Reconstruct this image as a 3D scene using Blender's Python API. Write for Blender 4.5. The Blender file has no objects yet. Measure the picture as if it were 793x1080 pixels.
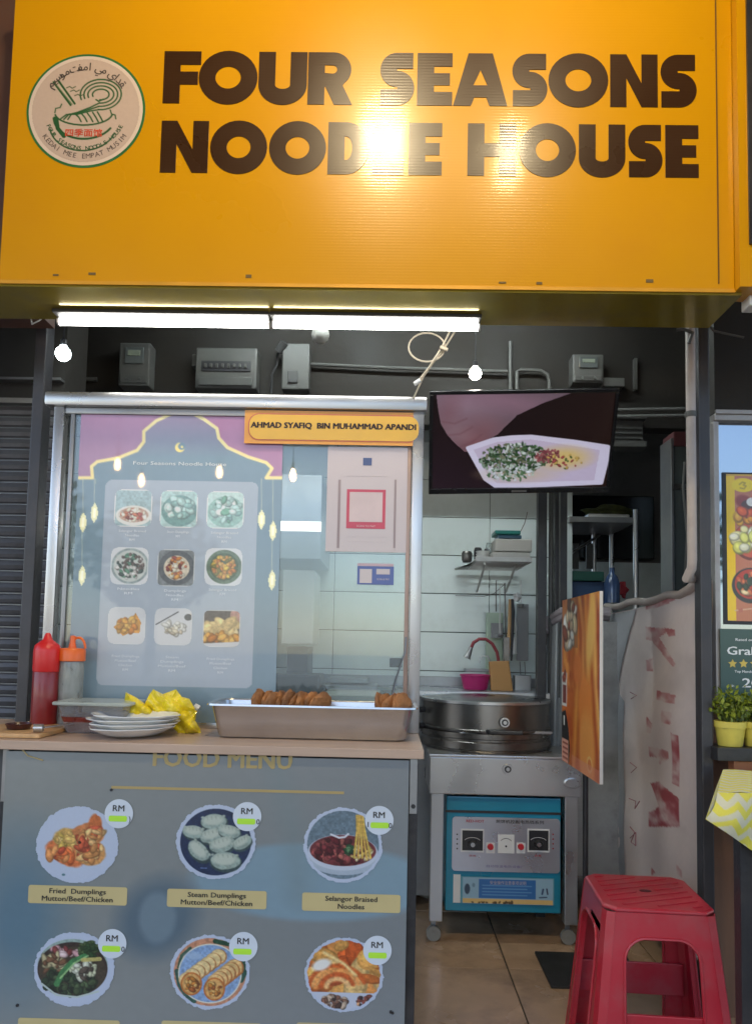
import bpy, bmesh, math, random
import numpy as np
from mathutils import Vector, Matrix, Euler
R = math.radians
random.seed(7)
S = bpy.context.scene
COL = S.collection

# ------------------------------------------------------------------ camera
EYE = 1.23
cam_d = bpy.data.cameras.new('camera'); cam = bpy.data.objects.new('camera', cam_d); COL.objects.link(cam)
cam_d.sensor_fit = 'VERTICAL'; cam_d.sensor_height = 36; cam_d.lens = 26.0
cam_d.shift_y = 85.5/1080; cam_d.clip_start = .02; cam_d.clip_end = 400
CM = (Matrix.Rotation(R(1.0), 4, 'Z') @ Matrix.Rotation(R(94.0), 4, 'X') @ Matrix.Rotation(.021, 4, 'Z'))
cam.matrix_world = Matrix.Translation((0, 0, EYE)) @ CM
S.camera = cam
# ------------------------------------------------------------------ sky, sun, exposure
W = bpy.data.worlds.new('World'); S.world = W; W.use_nodes = True
SUN_EL, SUN_AZ = 58, 215
nt = W.node_tree; sky = nt.nodes.new('ShaderNodeTexSky'); sky.sky_type = 'NISHITA'; sky.sun_disc = False
sky.sun_elevation = R(SUN_EL); sky.sun_rotation = R(SUN_AZ)
nt.nodes['Background'].inputs[1].default_value = .15
nt.links.new(sky.outputs[0], nt.nodes['Background'].inputs[0])
sl = bpy.data.lights.new('sun', 'SUN'); sl.energy = 3.0; sl.angle = R(.5); sl.color = (1, .95, .88)
sun = bpy.data.objects.new('sun', sl); COL.objects.link(sun)
_d = Vector((math.sin(R(SUN_AZ))*math.cos(R(SUN_EL)), math.cos(R(SUN_AZ))*math.cos(R(SUN_EL)), math.sin(R(SUN_EL))))
sun.rotation_euler = _d.to_track_quat('Z', 'Y').to_euler(); sun.location = (-3, -8, 9)
S.view_settings.view_transform = 'Standard'; S.view_settings.look = 'None'
S.view_settings.exposure = 1.42; S.view_settings.gamma = 1

# ------------------------------------------------------------------ measuring: a point of the place seen at (px,py) in a 793x1080 frame
def ray(px, py):
    return (CM.to_3x3() @ Vector(((px-396.5)/780, -(py-540-85.5)/780, -1))).normalized()
def onY(px, py, Y):
    r = ray(px, py); return Vector((0, 0, EYE)) + r*(Y/r.y)
def onX(px, py, X):
    r = ray(px, py); return Vector((0, 0, EYE)) + r*(X/r.x)
def onZ(px, py, Z):
    r = ray(px, py); return Vector((0, 0, EYE)) + r*((Z-EYE)/r.z)

# ------------------------------------------------------------------ materials
def lin(c):
    return tuple(((v/255)/12.92 if v/255 <= .04045 else ((v/255+.055)/1.055)**2.4) for v in c)
MATS = {}
def mat(name, col=(.5, .5, .5), rough=.5, metal=0, var=.12, vs=8, bump=0, bs=60, coat=0, croug=.05, emit=None, es=0, spec=.5,
        alpha=1, ribs=0, rvar=.15, stretch=None, trans=0, dirt=0, dcol=(.05, .04, .03), ds=3):
    if name in MATS: return MATS[name]
    m = bpy.data.materials.new(name); m.use_nodes = True; n = m.node_tree.nodes; l = m.node_tree.links
    b = n['Principled BSDF']; tc = n.new('ShaderNodeTexCoord'); mp = n.new('ShaderNodeMapping')
    l.new(tc.outputs['Object'], mp.inputs[0])
    if stretch: mp.inputs['Scale'].default_value = stretch
    nz = n.new('ShaderNodeTexNoise'); nz.inputs['Scale'].default_value = vs; nz.inputs['Detail'].default_value = 5
    l.new(mp.outputs[0], nz.inputs[0])
    mr = n.new('ShaderNodeMapRange'); mr.inputs[1].default_value = .25; mr.inputs[2].default_value = .75
    mr.inputs[3].default_value = 1-var; mr.inputs[4].default_value = 1+var
    l.new(nz.outputs[0], mr.inputs[0])
    mx = n.new('ShaderNodeVectorMath'); mx.operation = 'SCALE'
    mx.inputs[0].default_value = col[:3]; l.new(mr.outputs[0], mx.inputs['Scale'])
    out = mx.outputs[0]
    if dirt:
        n2 = n.new('ShaderNodeTexNoise'); n2.inputs['Scale'].default_value = ds; n2.inputs['Detail'].default_value = 8; n2.inputs['Roughness'].default_value = .65
        l.new(tc.outputs['Object'], n2.inputs[0])
        m2 = n.new('ShaderNodeMapRange'); m2.inputs[1].default_value = .48; m2.inputs[2].default_value = .72; m2.inputs[4].default_value = dirt
        l.new(n2.outputs[0], m2.inputs[0])
        mm = n.new('ShaderNodeMix'); mm.data_type = 'RGBA'; l.new(m2.outputs[0], mm.inputs[0]); l.new(out, mm.inputs[6]); mm.inputs[7].default_value = (*dcol, 1)
        out = mm.outputs[2]
    l.new(out, b.inputs['Base Color'])
    rr = n.new('ShaderNodeMapRange'); rr.inputs[1].default_value = .3; rr.inputs[2].default_value = .7
    rr.inputs[3].default_value = max(0, rough*(1-rvar)); rr.inputs[4].default_value = min(1, rough*(1+rvar)); l.new(nz.outputs[0], rr.inputs[0])
    l.new(rr.outputs[0], b.inputs['Roughness'])
    b.inputs['Metallic'].default_value = metal; b.inputs['Specular IOR Level'].default_value = spec
    b.inputs['Coat Weight'].default_value = coat; b.inputs['Coat Roughness'].default_value = croug
    b.inputs['Alpha'].default_value = alpha; b.inputs['Transmission Weight'].default_value = trans
    if emit: b.inputs['Emission Color'].default_value = (*emit, 1); b.inputs['Emission Strength'].default_value = es
    last = None
    if bump:
        bn = n.new('ShaderNodeTexNoise'); bn.inputs['Scale'].default_value = bs; bn.inputs['Detail'].default_value = 4
        l.new(mp.outputs[0], bn.inputs[0]); bp = n.new('ShaderNodeBump'); bp.inputs['Strength'].default_value = bump; bp.inputs['Distance'].default_value = .01
        l.new(bn.outputs[0], bp.inputs['Height']); last = bp
    if ribs:
        sx = n.new('ShaderNodeSeparateXYZ'); l.new(tc.outputs['Object'], sx.inputs[0])
        mu = n.new('ShaderNodeMath'); mu.operation = 'MULTIPLY'; mu.inputs[1].default_value = 2*math.pi/.0085; l.new(sx.outputs[2], mu.inputs[0])
        si = n.new('ShaderNodeMath'); si.operation = 'SINE'; l.new(mu.outputs[0], si.inputs[0])
        bp = n.new('ShaderNodeBump'); bp.inputs['Strength'].default_value = ribs; bp.inputs['Distance'].default_value = .0004
        l.new(si.outputs[0], bp.inputs['Height'])
        if last: l.new(last.outputs[0], bp.inputs['Normal'])
        last = bp
    if last:
        l.new(last.outputs[0], b.inputs['Normal']); l.new(last.outputs[0], b.inputs['Coat Normal'])
    MATS[name] = m; return m
def vmat(name, rough=.5, coat=0, croug=.1, emit=0, alpha=1, var=.05):
    if name in MATS: return MATS[name]
    m = bpy.data.materials.new(name); m.use_nodes = True; n = m.node_tree.nodes; l = m.node_tree.links
    b = n['Principled BSDF']; at = n.new('ShaderNodeVertexColor'); at.layer_name = 'Col'
    nz = n.new('ShaderNodeTexNoise'); nz.inputs['Scale'].default_value = 30
    mr = n.new('ShaderNodeMapRange'); mr.inputs[3].default_value = 1-var; mr.inputs[4].default_value = 1+var; l.new(nz.outputs[0], mr.inputs[0])
    mx = n.new('ShaderNodeVectorMath'); mx.operation = 'SCALE'; l.new(at.outputs[0], mx.inputs[0]); l.new(mr.outputs[0], mx.inputs['Scale'])
    l.new(mx.outputs[0], b.inputs['Base Color']); b.inputs['Roughness'].default_value = rough
    b.inputs['Coat Weight'].default_value = coat; b.inputs['Coat Roughness'].default_value = croug; b.inputs['Alpha'].default_value = alpha
    if emit:
        l.new(at.outputs[0], b.inputs['Emission Color']); b.inputs['Emission Strength'].default_value = emit
    MATS[name] = m; return m
def glassmat(name, veil=.06, vcol=(.6, .75, .85), rough=.02, ior=1.5):
    m = bpy.data.materials.new(name); m.use_nodes = True; n = m.node_tree.nodes; l = m.node_tree.links
    n.remove(n['Principled BSDF']); o = n['Material Output']
    t = n.new('ShaderNodeBsdfTransparent'); t.inputs[0].default_value = (.93, .97, .96, 1)
    g = n.new('ShaderNodeBsdfGlossy'); g.inputs['Roughness'].default_value = rough
    d = n.new('ShaderNodeBsdfDiffuse'); d.inputs[0].default_value = (*vcol, 1)
    f = n.new('ShaderNodeFresnel'); f.inputs[0].default_value = ior
    f2 = n.new('ShaderNodeMath'); f2.operation = 'MULTIPLY'; f2.inputs[1].default_value = 1.8; f2.use_clamp = True; l.new(f.outputs[0], f2.inputs[0])
    a = n.new('ShaderNodeMixShader'); l.new(f2.outputs[0], a.inputs[0]); l.new(t.outputs[0], a.inputs[1]); l.new(g.outputs[0], a.inputs[2])
    nz = n.new('ShaderNodeTexNoise'); nz.inputs['Scale'].default_value = 5; nz.inputs['Detail'].default_value = 6
    mr = n.new('ShaderNodeMapRange'); mr.inputs[3].default_value = veil*.5; mr.inputs[4].default_value = veil*1.5; l.new(nz.outputs[0], mr.inputs[0])
    c = n.new('ShaderNodeMixShader'); l.new(mr.outputs[0], c.inputs[0]); l.new(a.outputs[0], c.inputs[1]); l.new(d.outputs[0], c.inputs[2])
    l.new(c.outputs[0], o.inputs[0]); MATS[name] = m; return m
def emat(name, col, s):
    m = bpy.data.materials.new(name); m.use_nodes = True; n = m.node_tree.nodes; b = n['Principled BSDF']
    b.inputs['Base Color'].default_value = (.8, .8, .8, 1); b.inputs['Emission Color'].default_value = (*col, 1); b.inputs['Emission Strength'].default_value = s
    MATS[name] = m; return m

steel = mat('brushed_steel', (.50, .50, .50), .30, .85, .05, 5, rvar=.25)
steelh = mat('brushed_steel_dull', (.33, .33, .33), .40, .9, .1, 6, dirt=.25, ds=4)
steeld = mat('dark_steel', (.2, .19, .18), .3, .9, .2, 14, .1, 40, dirt=.4, ds=9)
blackm = mat('black_paint', (.022, .022, .025), .4, 0, .3, 8, .15, 50, dirt=.4, dcol=(.07, .06, .055), ds=7)
greypost = mat('grey_post', (.045, .045, .052), .38, .2, .25, 6, .1, 40, dirt=.5, dcol=(.09, .075, .07), ds=5)
whitep = mat('white_plastic', (.72, .72, .70), .4, 0, .06, 10)
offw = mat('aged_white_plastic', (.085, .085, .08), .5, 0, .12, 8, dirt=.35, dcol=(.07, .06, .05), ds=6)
cream = mat('pvc_pipe_cream', (.42, .36, .33), .45, 0, .15, 6, dirt=.5, dcol=(.22, .17, .14), ds=5)

# ------------------------------------------------------------------ mesh helpers
WL = {}
class MB:
    def __init__(s): s.bm = bmesh.new(); s.m = Matrix.Identity(4)
    def _x(s, vs, mtx=None):
        t = s.m @ mtx if mtx is not None else s.m
        for v in vs: v.co = t @ v.co
    def box(s, a, b, bev=0, rot=None):
        a, b = Vector(a), Vector(b); c = (a+b)/2; d = b-a
        r = bmesh.ops.create_cube(s.bm, size=1); vs = r['verts']
        for v in vs: v.co = Vector((v.co.x*abs(d.x), v.co.y*abs(d.y), v.co.z*abs(d.z)))
        if bev:
            es = {e for v in vs for e in v.link_edges}
            r = bmesh.ops.bevel(s.bm, geom=list(es), offset=bev, segments=2, affect='EDGES', profile=.6)
            vs = {v for f in r['faces'] for v in f.verts} | {v for v in vs if v.is_valid}
            vs = s._island(vs)
        t = Matrix.Translation(c)
        if rot is not None: t = t @ rot
        s._x(vs, t); return s
    def _island(s, vs):
        seen = set(vs); st = list(vs)
        while st:
            v = st.pop()
            for e in v.link_edges:
                o = e.other_vert(v)
                if o not in seen: seen.add(o); st.append(o)
        return seen
    def rod(s, a, b, r, r2=None, n=16, caps=True):
        a, b = Vector(a), Vector(b); d = b-a
        q = bmesh.ops.create_cone(s.bm, cap_ends=caps, segments=n, radius1=r, radius2=r if r2 is None else r2, depth=d.length)
        s._x(q['verts'], Matrix.Translation((a+b)/2) @ d.to_track_quat('Z', 'Y').to_matrix().to_4x4()); return s
    def tube(s, pts, r, n=8, cap=True):
        pts = [Vector(p) for p in pts]; rs = r if isinstance(r, (list, tuple)) else [r]*len(pts)
        rings = []; up = None
        for i, p in enumerate(pts):
            t = (pts[min(i+1, len(pts)-1)] - pts[max(i-1, 0)]).normalized()
            if up is None: up = t.orthogonal().normalized()
            up = (up - t*up.dot(t)); up = up.normalized() if up.length > 1e-6 else t.orthogonal().normalized()
            w = t.cross(up)
            rings.append([s.bm.verts.new(s.m @ (p + (up*math.cos(2*math.pi*k/n) + w*math.sin(2*math.pi*k/n))*rs[i])) for k in range(n)])
        for A, B in zip(rings, rings[1:]):
            for k in range(n): s.bm.faces.new((A[k], A[(k+1) % n], B[(k+1) % n], B[k]))
        if cap:
            s.bm.faces.new(rings[0][::-1]); s.bm.faces.new(rings[-1])
        return s
    def lathe(s, prof, c, n=32, rx=1, ry=1, wob=None):
        c = Vector(c); rings = []
        for r, z in prof:
            if r < 1e-6: rings.append([s.bm.verts.new(s.m @ (c + Vector((0, 0, z))))])
            else:
                rings.append([s.bm.verts.new(s.m @ (c + Vector((math.cos(2*math.pi*k/n)*r*rx*(wob(k, r) if wob else 1), math.sin(2*math.pi*k/n)*r*ry*(wob(k, r) if wob else 1), z)))) for k in range(n)])
        for A, B in zip(rings, rings[1:]):
            for k in range(n):
                if len(A) == 1 and len(B) == 1: continue
                if len(A) == 1: s.bm.faces.new((A[0], B[(k+1) % n], B[k]))
                elif len(B) == 1: s.bm.faces.new((A[k], A[(k+1) % n], B[0]))
                else: s.bm.faces.new((A[k], A[(k+1) % n], B[(k+1) % n], B[k]))
        return s
    def quad(s, *p):
        s.bm.faces.new([s.bm.verts.new(s.m @ Vector(q)) for q in p]); return s
    def hexa(s, bot, top):
        """box from 4 bottom and 4 top points"""
        b = [s.bm.verts.new(s.m @ Vector(p)) for p in bot]; t = [s.bm.verts.new(s.m @ Vector(p)) for p in top]
        s.bm.faces.new(b[::-1]); s.bm.faces.new(t)
        for k in range(len(b)): s.bm.faces.new((b[k], b[(k+1) % len(b)], t[(k+1) % len(b)], t[k]))
        return s
    def blob(s, c, r, sub=2, amp=.2, seed=0, sc=(1, 1, 1)):
        q = bmesh.ops.create_icosphere(s.bm, subdivisions=sub, radius=1); rnd = random.Random(seed)
        ph = [rnd.uniform(0, 6) for _ in range(6)]
        for v in q['verts']:
            d = v.co.normalized(); k = 1+amp*(math.sin(3*d.x+ph[0])*math.sin(4*d.y+ph[1])+.6*math.sin(7*d.z+ph[2]+3*d.x)+.4*math.sin(11*d.y+ph[3]))
            v.co = Vector((d.x*sc[0], d.y*sc[1], d.z*sc[2]))*r*k
        s._x(q['verts'], Matrix.Translation(Vector(c))); return s
    def build(s, name, m, parent=None, smooth=False, bevel=0):
        base = WL.get(parent, Vector()) if parent is not None else Vector()
        bmesh.ops.recalc_face_normals(s.bm, faces=s.bm.faces)
        if base.length: bmesh.ops.translate(s.bm, verts=s.bm.verts, vec=-base)
        me = bpy.data.meshes.new(name); s.bm.to_mesh(me); s.bm.free(); me.materials.append(m)
        if smooth:
            me.polygons.foreach_set('use_smooth', [True]*len(me.polygons))
            try: me.set_sharp_from_angle(angle=R(40))
            except Exception: pass
        o = bpy.data.objects.new(name, me); COL.objects.link(o)
        if parent is not None: o.parent = parent
        WL[o] = base
        if bevel:
            md = o.modifiers.new('bevel', 'BEVEL'); md.width = bevel; md.segments = 2; md.limit_method = 'ANGLE'
        return o
def rawmesh(name, vs, fs, m, parent=None, cols=None, smooth=False):
    base = WL.get(parent, Vector()) if parent is not None else Vector()
    me = bpy.data.meshes.new(name); me.from_pydata([tuple(Vector(v)-base) for v in vs], [], fs); me.materials.append(m)
    if cols is not None:
        ca = me.color_attributes.new('Col', 'FLOAT_COLOR', 'POINT')
        ca.data.foreach_set('color', np.asarray(cols, dtype=np.float32).ravel())
    if smooth: me.polygons.foreach_set('use_smooth', [True]*len(me.polygons))
    o = bpy.data.objects.new(name, me); COL.objects.link(o)
    if parent is not None: o.parent = parent
    WL[o] = base; return o
def tag(o, label=None, cat=None, group=None, kind=None):
    if label: o['label'] = label
    if cat: o['category'] = cat
    if group: o['group'] = group
    if kind: o['kind'] = kind
    return o
def thing(name, label, cat, loc=(0, 0, 0), group=None):
    o = bpy.data.objects.new(name, None); COL.objects.link(o); o.location = loc; o.empty_display_size = .05
    WL[o] = Vector(loc); return tag(o, label, cat, group)
def struct(o): o['kind'] = 'structure'; return o

# outlines -> filled 2D mesh
def fill(outlines, ext=0):
    cu = bpy.data.curves.new('tmp', 'CURVE'); cu.dimensions = '2D'; cu.fill_mode = 'BOTH'; cu.extrude = ext
    for ol in outlines:
        sp = cu.splines.new('POLY'); sp.points.add(len(ol)-1); sp.use_cyclic_u = True
        for i, p in enumerate(ol): sp.points[i].co = (p[0], p[1], 0, 1)
    o = bpy.data.objects.new('tmp', cu); me = bpy.data.meshes.new_from_object(o)
    vs = [tuple(v.co) for v in me.vertices]; fs = [tuple(p.vertices) for p in me.polygons]
    bpy.data.meshes.remove(me); bpy.data.objects.remove(o); bpy.data.curves.remove(cu); return vs, fs
TC = {}
def glyphs(s, bold=0, res=3, space=1.0):
    k = (s, bold, res, space)
    if k in TC: return TC[k]
    dbl = bold*2.2; bold = 0
    cu = bpy.data.curves.new('tmp', 'FONT'); cu.body = s; cu.size = 1; cu.resolution_u = res; cu.offset = bold; cu.fill_mode = 'FRONT'; cu.space_character = space
    o = bpy.data.objects.new('tmp', cu); me = bpy.data.meshes.new_from_object(o)
    vs = [(v.co.x, v.co.y, 0) for v in me.vertices]; fs = [tuple(p.vertices) for p in me.polygons]
    if dbl and vs:
        n0 = len(vs); V0, F0 = list(vs), list(fs)
        for q_ in (1, 2, 3, 4): vs += [(v[0]+dbl*(q_*.5-1.25 if q_ < 3 else q_*.5-1.25), v[1]+dbl*.35*(-1)**q_, .00006*q_) for v in V0]; fs += [tuple(j+n0*q_ for j in f) for f in F0]
    bpy.data.meshes.remove(me); bpy.data.objects.remove(o); bpy.data.curves.remove(cu); TC[k] = (vs, fs); return TC[k]
def place(vs, O, right, up):
    O, right, up = Vector(O), Vector(right), Vector(up); n = right.normalized().cross(up.normalized())
    return [O + right*v[0] + up*v[1] + n*v[2] for v in vs]
def text(s, O, h, m, parent, right=(1, 0, 0), up=(0, 0, 1), width=None, align='c', bold=0, name='lettering', res=2, lines=1.35, join=True):
    """O is the centre (or left) of the cap band of the first line; h the cap height; width of the WIDEST line"""
    V, F = [], []; ls = s.split('\n'); sc0 = h/.69
    ws = []
    for L in ls:
        vs, fs = glyphs(L, bold, res)
        xs = [v[0] for v in vs] or [0, 1]; ws.append((min(xs), max(xs)))
    wm = max(b-a for a, b in ws)
    kx = (width/wm) if width else sc0
    for i, L in enumerate(ls):
        vs, fs = glyphs(L, bold, res); a, b = ws[i]
        off = -(a+b)/2 if align == 'c' else -a
        base = len(V); V += [((x+off)*kx, y*sc0 - h/2 - i*h*lines, z_) for x, y, z_ in vs]; F += [tuple(j+base for j in f) for f in fs]
    if not V: return None
    return rawmesh(name, place(V, O, right, up), F, m, parent)
def shape(name, outlines, O, m, parent, right=(1, 0, 0), up=(0, 0, 1), ext=0):
    vs, fs = fill(outlines, ext); return rawmesh(name, place(vs, O, right, up), fs, m, parent)
def circ(cx, cy, r, n=48, ry=None, wob=0, seed=0):
    rnd = random.Random(seed); ry = ry or r
    return [(cx+math.cos(2*math.pi*k/n)*r*(1+wob*rnd.uniform(-1, 1)), cy+math.sin(2*math.pi*k/n)*ry*(1+wob*rnd.uniform(-1, 1))) for k in range(n)]
def rrect(x0, y0, x1, y1, r, n=5):
    o = []
    for cx, cy, a in ((x1-r, y1-r, 0), (x0+r, y1-r, 90), (x0+r, y0+r, 180), (x1-r, y0+r, 270)):
        for k in range(n+1):
            t = R(a+90*k/n); o.append((cx+r*math.cos(t), cy+r*math.sin(t)))
    return o

# ------------------------------------------------------------------ painted prints (vertex colours on a fine sheet)
class Cv:
    def __init__(s, w, h, bg, seed=1):
        s.w, s.h = w, h; s.A = w/h; s.Y, s.X = np.mgrid[0:h, 0:w].astype(float); s.Y /= (h-1); s.X = s.X/(w-1)*s.A
        s.c = np.zeros((h, w, 3)); s.c[:] = bg; s.px = 1/h; s.rs = np.random.RandomState(seed); s.mask = np.ones((h, w), bool)
    def noise(s, sc, seed=None):
        rs = np.random.RandomState(seed) if seed is not None else s.rs
        out = 0; amp = 1; tot = 0
        for o in range(3):
            n = int(sc*2**o)+2; g = rs.rand(n+1, int(n*max(1, s.A))+2)
            y = s.Y*(n-1); x = s.X*(n-1); yi = y.astype(int); xi = x.astype(int); fy = y-yi; fx = x-xi
            xi = np.clip(xi, 0, g.shape[1]-2); yi = np.clip(yi, 0, n-1)
            fx = fx*fx*(3-2*fx); fy = fy*fy*(3-2*fy)
            v = g[yi, xi]*(1-fx)*(1-fy)+g[yi, xi+1]*fx*(1-fy)+g[yi+1, xi]*(1-fx)*fy+g[yi+1, xi+1]*fx*fy
            out = out+v*amp; tot += amp; amp *= .5
        return out/tot
    def put(s, a, col):
        a = np.clip(a, 0, 1)[..., None]; s.c = s.c*(1-a)+np.array(col, float)*a
    def ell(s, cx, cy, rx, ry, col, rot=0, soft=1.0, a=1, nz=0):
        ca, sa = math.cos(rot), math.sin(rot); dx = s.X-cx; dy = s.Y-cy
        u = (dx*ca+dy*sa)/rx; v = (-dx*sa+dy*ca)/ry; d = np.sqrt(u*u+v*v)
        if nz: d = d+(s.noise(8)-.5)*nz
        s.put(a*((1-d)*min(rx, ry)/(s.px*soft)+.5), col)
    def line(s, pts, r, col, a=1, soft=1.0):
        d = np.full(s.X.shape, 9.)
        for (x0, y0), (x1, y1) in zip(pts, pts[1:]):
            ex, ey = x1-x0, y1-y0; L = ex*ex+ey*ey+1e-12
            t = np.clip(((s.X-x0)*ex+(s.Y-y0)*ey)/L, 0, 1)
            d = np.minimum(d, np.hypot(s.X-x0-t*ex, s.Y-y0-t*ey))
        s.put(a*((r-d)/(s.px*soft)+.5), col)
    def poly(s, pts, col, a=1):
        ins = np.zeros(s.X.shape, bool); n = len(pts)
        for i in range(n):
            x0, y0 = pts[i]; x1, y1 = pts[(i+1) % n]
            if y0 == y1: continue
            c = ((y0 > s.Y) != (y1 > s.Y)) & (s.X < (x1-x0)*(s.Y-y0)/(y1-y0)+x0); ins ^= c
        s.put(ins*float(a), col); return ins
    def blobs(s, cx, cy, rx, ry, pal, n, r0, r1, el=1.6, seed=0, dark=.6, lite=1.25):
        rnd = random.Random(seed)
        for i in range(n):
            t = rnd.uniform(0, 6.283); q = math.sqrt(rnd.random()); x = cx+math.cos(t)*rx*q; y = cy+math.sin(t)*ry*q
            c = np.array(rnd.choice(pal), float)*rnd.uniform(.88, 1.1); r = rnd.uniform(r0, r1); ro = rnd.uniform(0, 3.14); e = rnd.uniform(1, el)
            s.ell(x, y, r*e, r, np.clip(c*dark, 0, 255), ro, 1.5)
            s.ell(x-.1*r, y-.12*r, r*e*.82, r*.8, np.clip(c, 0, 255), ro, 2)
            s.ell(x-.3*r, y-.3*r, r*e*.4, r*.3, np.clip(c*lite, 0, 255), ro, 3, .8)
    def emit(s, name, m, parent, O, right, up, gain=1.0):
        """O: top-left; right, up: full-size vectors"""
        O, right, up = Vector(O), Vector(right), Vector(up); base = WL.get(parent, Vector()) if parent is not None else Vector()
        c = np.clip(s.c, 0, 255)/255; c = np.where(c <= .04045, c/12.92, ((c+.055)/1.055)**2.4)*gain
        U = (s.X/s.A)[..., None]; V = s.Y[..., None]
        P = np.array(O-base)+U*np.array(right)-V*np.array(up); P = P.reshape(-1, 3)
        h, w = s.h, s.w; i = np.arange(h*w).reshape(h, w)
        q = np.stack([i[:-1, :-1], i[1:, :-1], i[1:, 1:], i[:-1, 1:]], -1)
        mk = s.mask[:-1, :-1] & s.mask[1:, 1:] & s.mask[1:, :-1] & s.mask[:-1, 1:]; q = q[mk]
        used = np.unique(q); rm = np.full(h*w, -1); rm[used] = np.arange(len(used)); q = rm[q]; P = P[used]
        cc = np.concatenate([c.reshape(-1, 3)[used], np.ones((len(used), 1))], 1).astype(np.float32)
        me = bpy.data.meshes.new(name); me.vertices.add(len(P)); me.vertices.foreach_set('co', P.astype(np.float32).ravel())
        me.loops.add(q.size); me.loops.foreach_set('vertex_index', q.ravel().astype(np.int32))
        me.polygons.add(len(q)); me.polygons.foreach_set('loop_start', (np.arange(len(q))*4).astype(np.int32))
        me.update(calc_edges=True); me.validate()
        ca = me.color_attributes.new('Col', 'FLOAT_COLOR', 'POINT'); ca.data.foreach_set('color', cc.ravel())
        me.materials.append(m); o = bpy.data.objects.new(name, me); COL.objects.link(o)
        if parent is not None: o.parent = parent
        WL[o] = base; return o

exec_parts = True
# ================================================================== THE SETTING
# ground, floor and its tiles
g = MB(); g.quad((-80, -80, -.03), (80, -80, -.03), (80, 80, -.03), (-80, 80, -.03))
struct(g.build('ground', mat('street_ground', (.16, .15, .14), .85, 0, .3, 2, .3, 20)))
f = MB(); f.box((-3.2, -3.2, -.028), (3.2, 5.2, -.006)); floor = struct(f.build('floor', mat('grout', (.02, .017, .015), .9)))
tilem = mat('brown_floor_tile', (.38, .25, .155), .25, 0, .2, 5, .04, 20, spec=.5, dirt=.7, dcol=(.11, .07, .045), ds=4)
tb = MB(); tb.box((-.2975, -.2975, 0), (.2975, .2975, .008), .0015); t0 = tb.build('floor_tile', tilem, floor)
first = True
for i in range(-3, 4):
    for j in range(-1, 6):
        x = .485+.3-.6+.6*i; y = 2.94-.3-.6+.6*j
        if y > 5 or y < .9 or abs(x) > 3: continue
        o = t0 if first else t0.copy()
        if not first: COL.objects.link(o); o.parent = floor
        o.location = (x, y, -.008+random.uniform(-.0006, .0006)); first = False
# unseen canopy, added to dim the stall and darken the sign's top; shop ceiling
struct(MB().box((-4.5, -2.9, 3.74), (4.5, 2.36, 3.86)).build('added_shade_roof', mat('roof_sheet', (.13, .11, .1), .7, 0, .2, 3)))
struct(MB().box((-3.2, 2.37, 3.02), (3.2, 5.3, 3.1)).build('shop_ceiling', mat('dark_ceiling', (.05, .045, .04), .8, 0, .3, 3)))
# walls of the shop
tgrout = mat('wall_grout', (.06, .065, .06), .8)
bw = MB().box((-3.1, 4.02, -.03), (.99, 4.12, 3.0)).build('back_wall', tgrout); tag(bw, 'pale glazed tile wall at the back of the kitchen, left of the dark posts', 'wall')
wtile = mat('white_wall_tile', (.68, .75, .74), .18, 0, .05, 2, .015, 8, spec=.6, dirt=.4, dcol=(.4, .43, .38), ds=2.5)
x0 = onY(516, 620, 4.0).x; zt = onY(440, 585, 4.0).z
tb = MB(); tb.box((-.2085, -.006, -.1025), (.2085, .012, .1025), .0025); t0 = tb.build('wall_tile', wtile, bw); first = True
for i in range(-6, 2):
    for j in range(-5, 6):
        if i == 1: cx, hw = x0+.42*.5+.42*0, None
        cx = x0-.21+.42*i; cz = zt+.1045+.209*j
        if cx+.21 > .99+.2: continue
        o = t0 if first else t0.copy()
        if not first: COL.objects.link(o); o.parent = bw
        sx = 1.0
        if cx+.21 > .985: sx = (.985-(cx-.21))/.42; cx = (cx-.21+.985)/2
        o.location = (cx, 4.012, cz); o.scale = (sx, 1, 1); first = False
dw = mat('dark_wall_paint', (.013, .0095, .0065), .75, 0, .25, 3, .1, 30, dirt=.5, dcol=(.022, .017, .013), ds=3)
tag(MB().box((-1.6, 3.62, 2.33), (1.75, 3.72, 3.01)).build('upper_wall', dw), 'dark brown upper wall carrying the electricity meters', 'wall')
tag(MB().box((.995, 4.6, 0), (2.2, 4.7, 3.0)).build('store_wall', mat('grey_store_wall', (.22, .22, .21), .6, 0, .2, 3, dirt=.4, ds=3)), 'dim grey wall behind the storage rack', 'wall')
tag(MB().box((.90, 3.99, 0), (.985, 4.0, 2.3)).build('wall_edge', wtile), 'narrow tiled return beside the dark posts', 'wall')
tag(MB().box((2.2, 2.75, 0), (2.3, 4.7, 3.0)).build('right_wall', dw), 'dark side wall of the store room at right', 'wall')
tag(MB().box((-3.2, 2.3, 0), (-3.1, 4.2, 3.0)).build('left_wall', dw), 'dark side wall behind the roller shutter at far left', 'wall')

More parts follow.
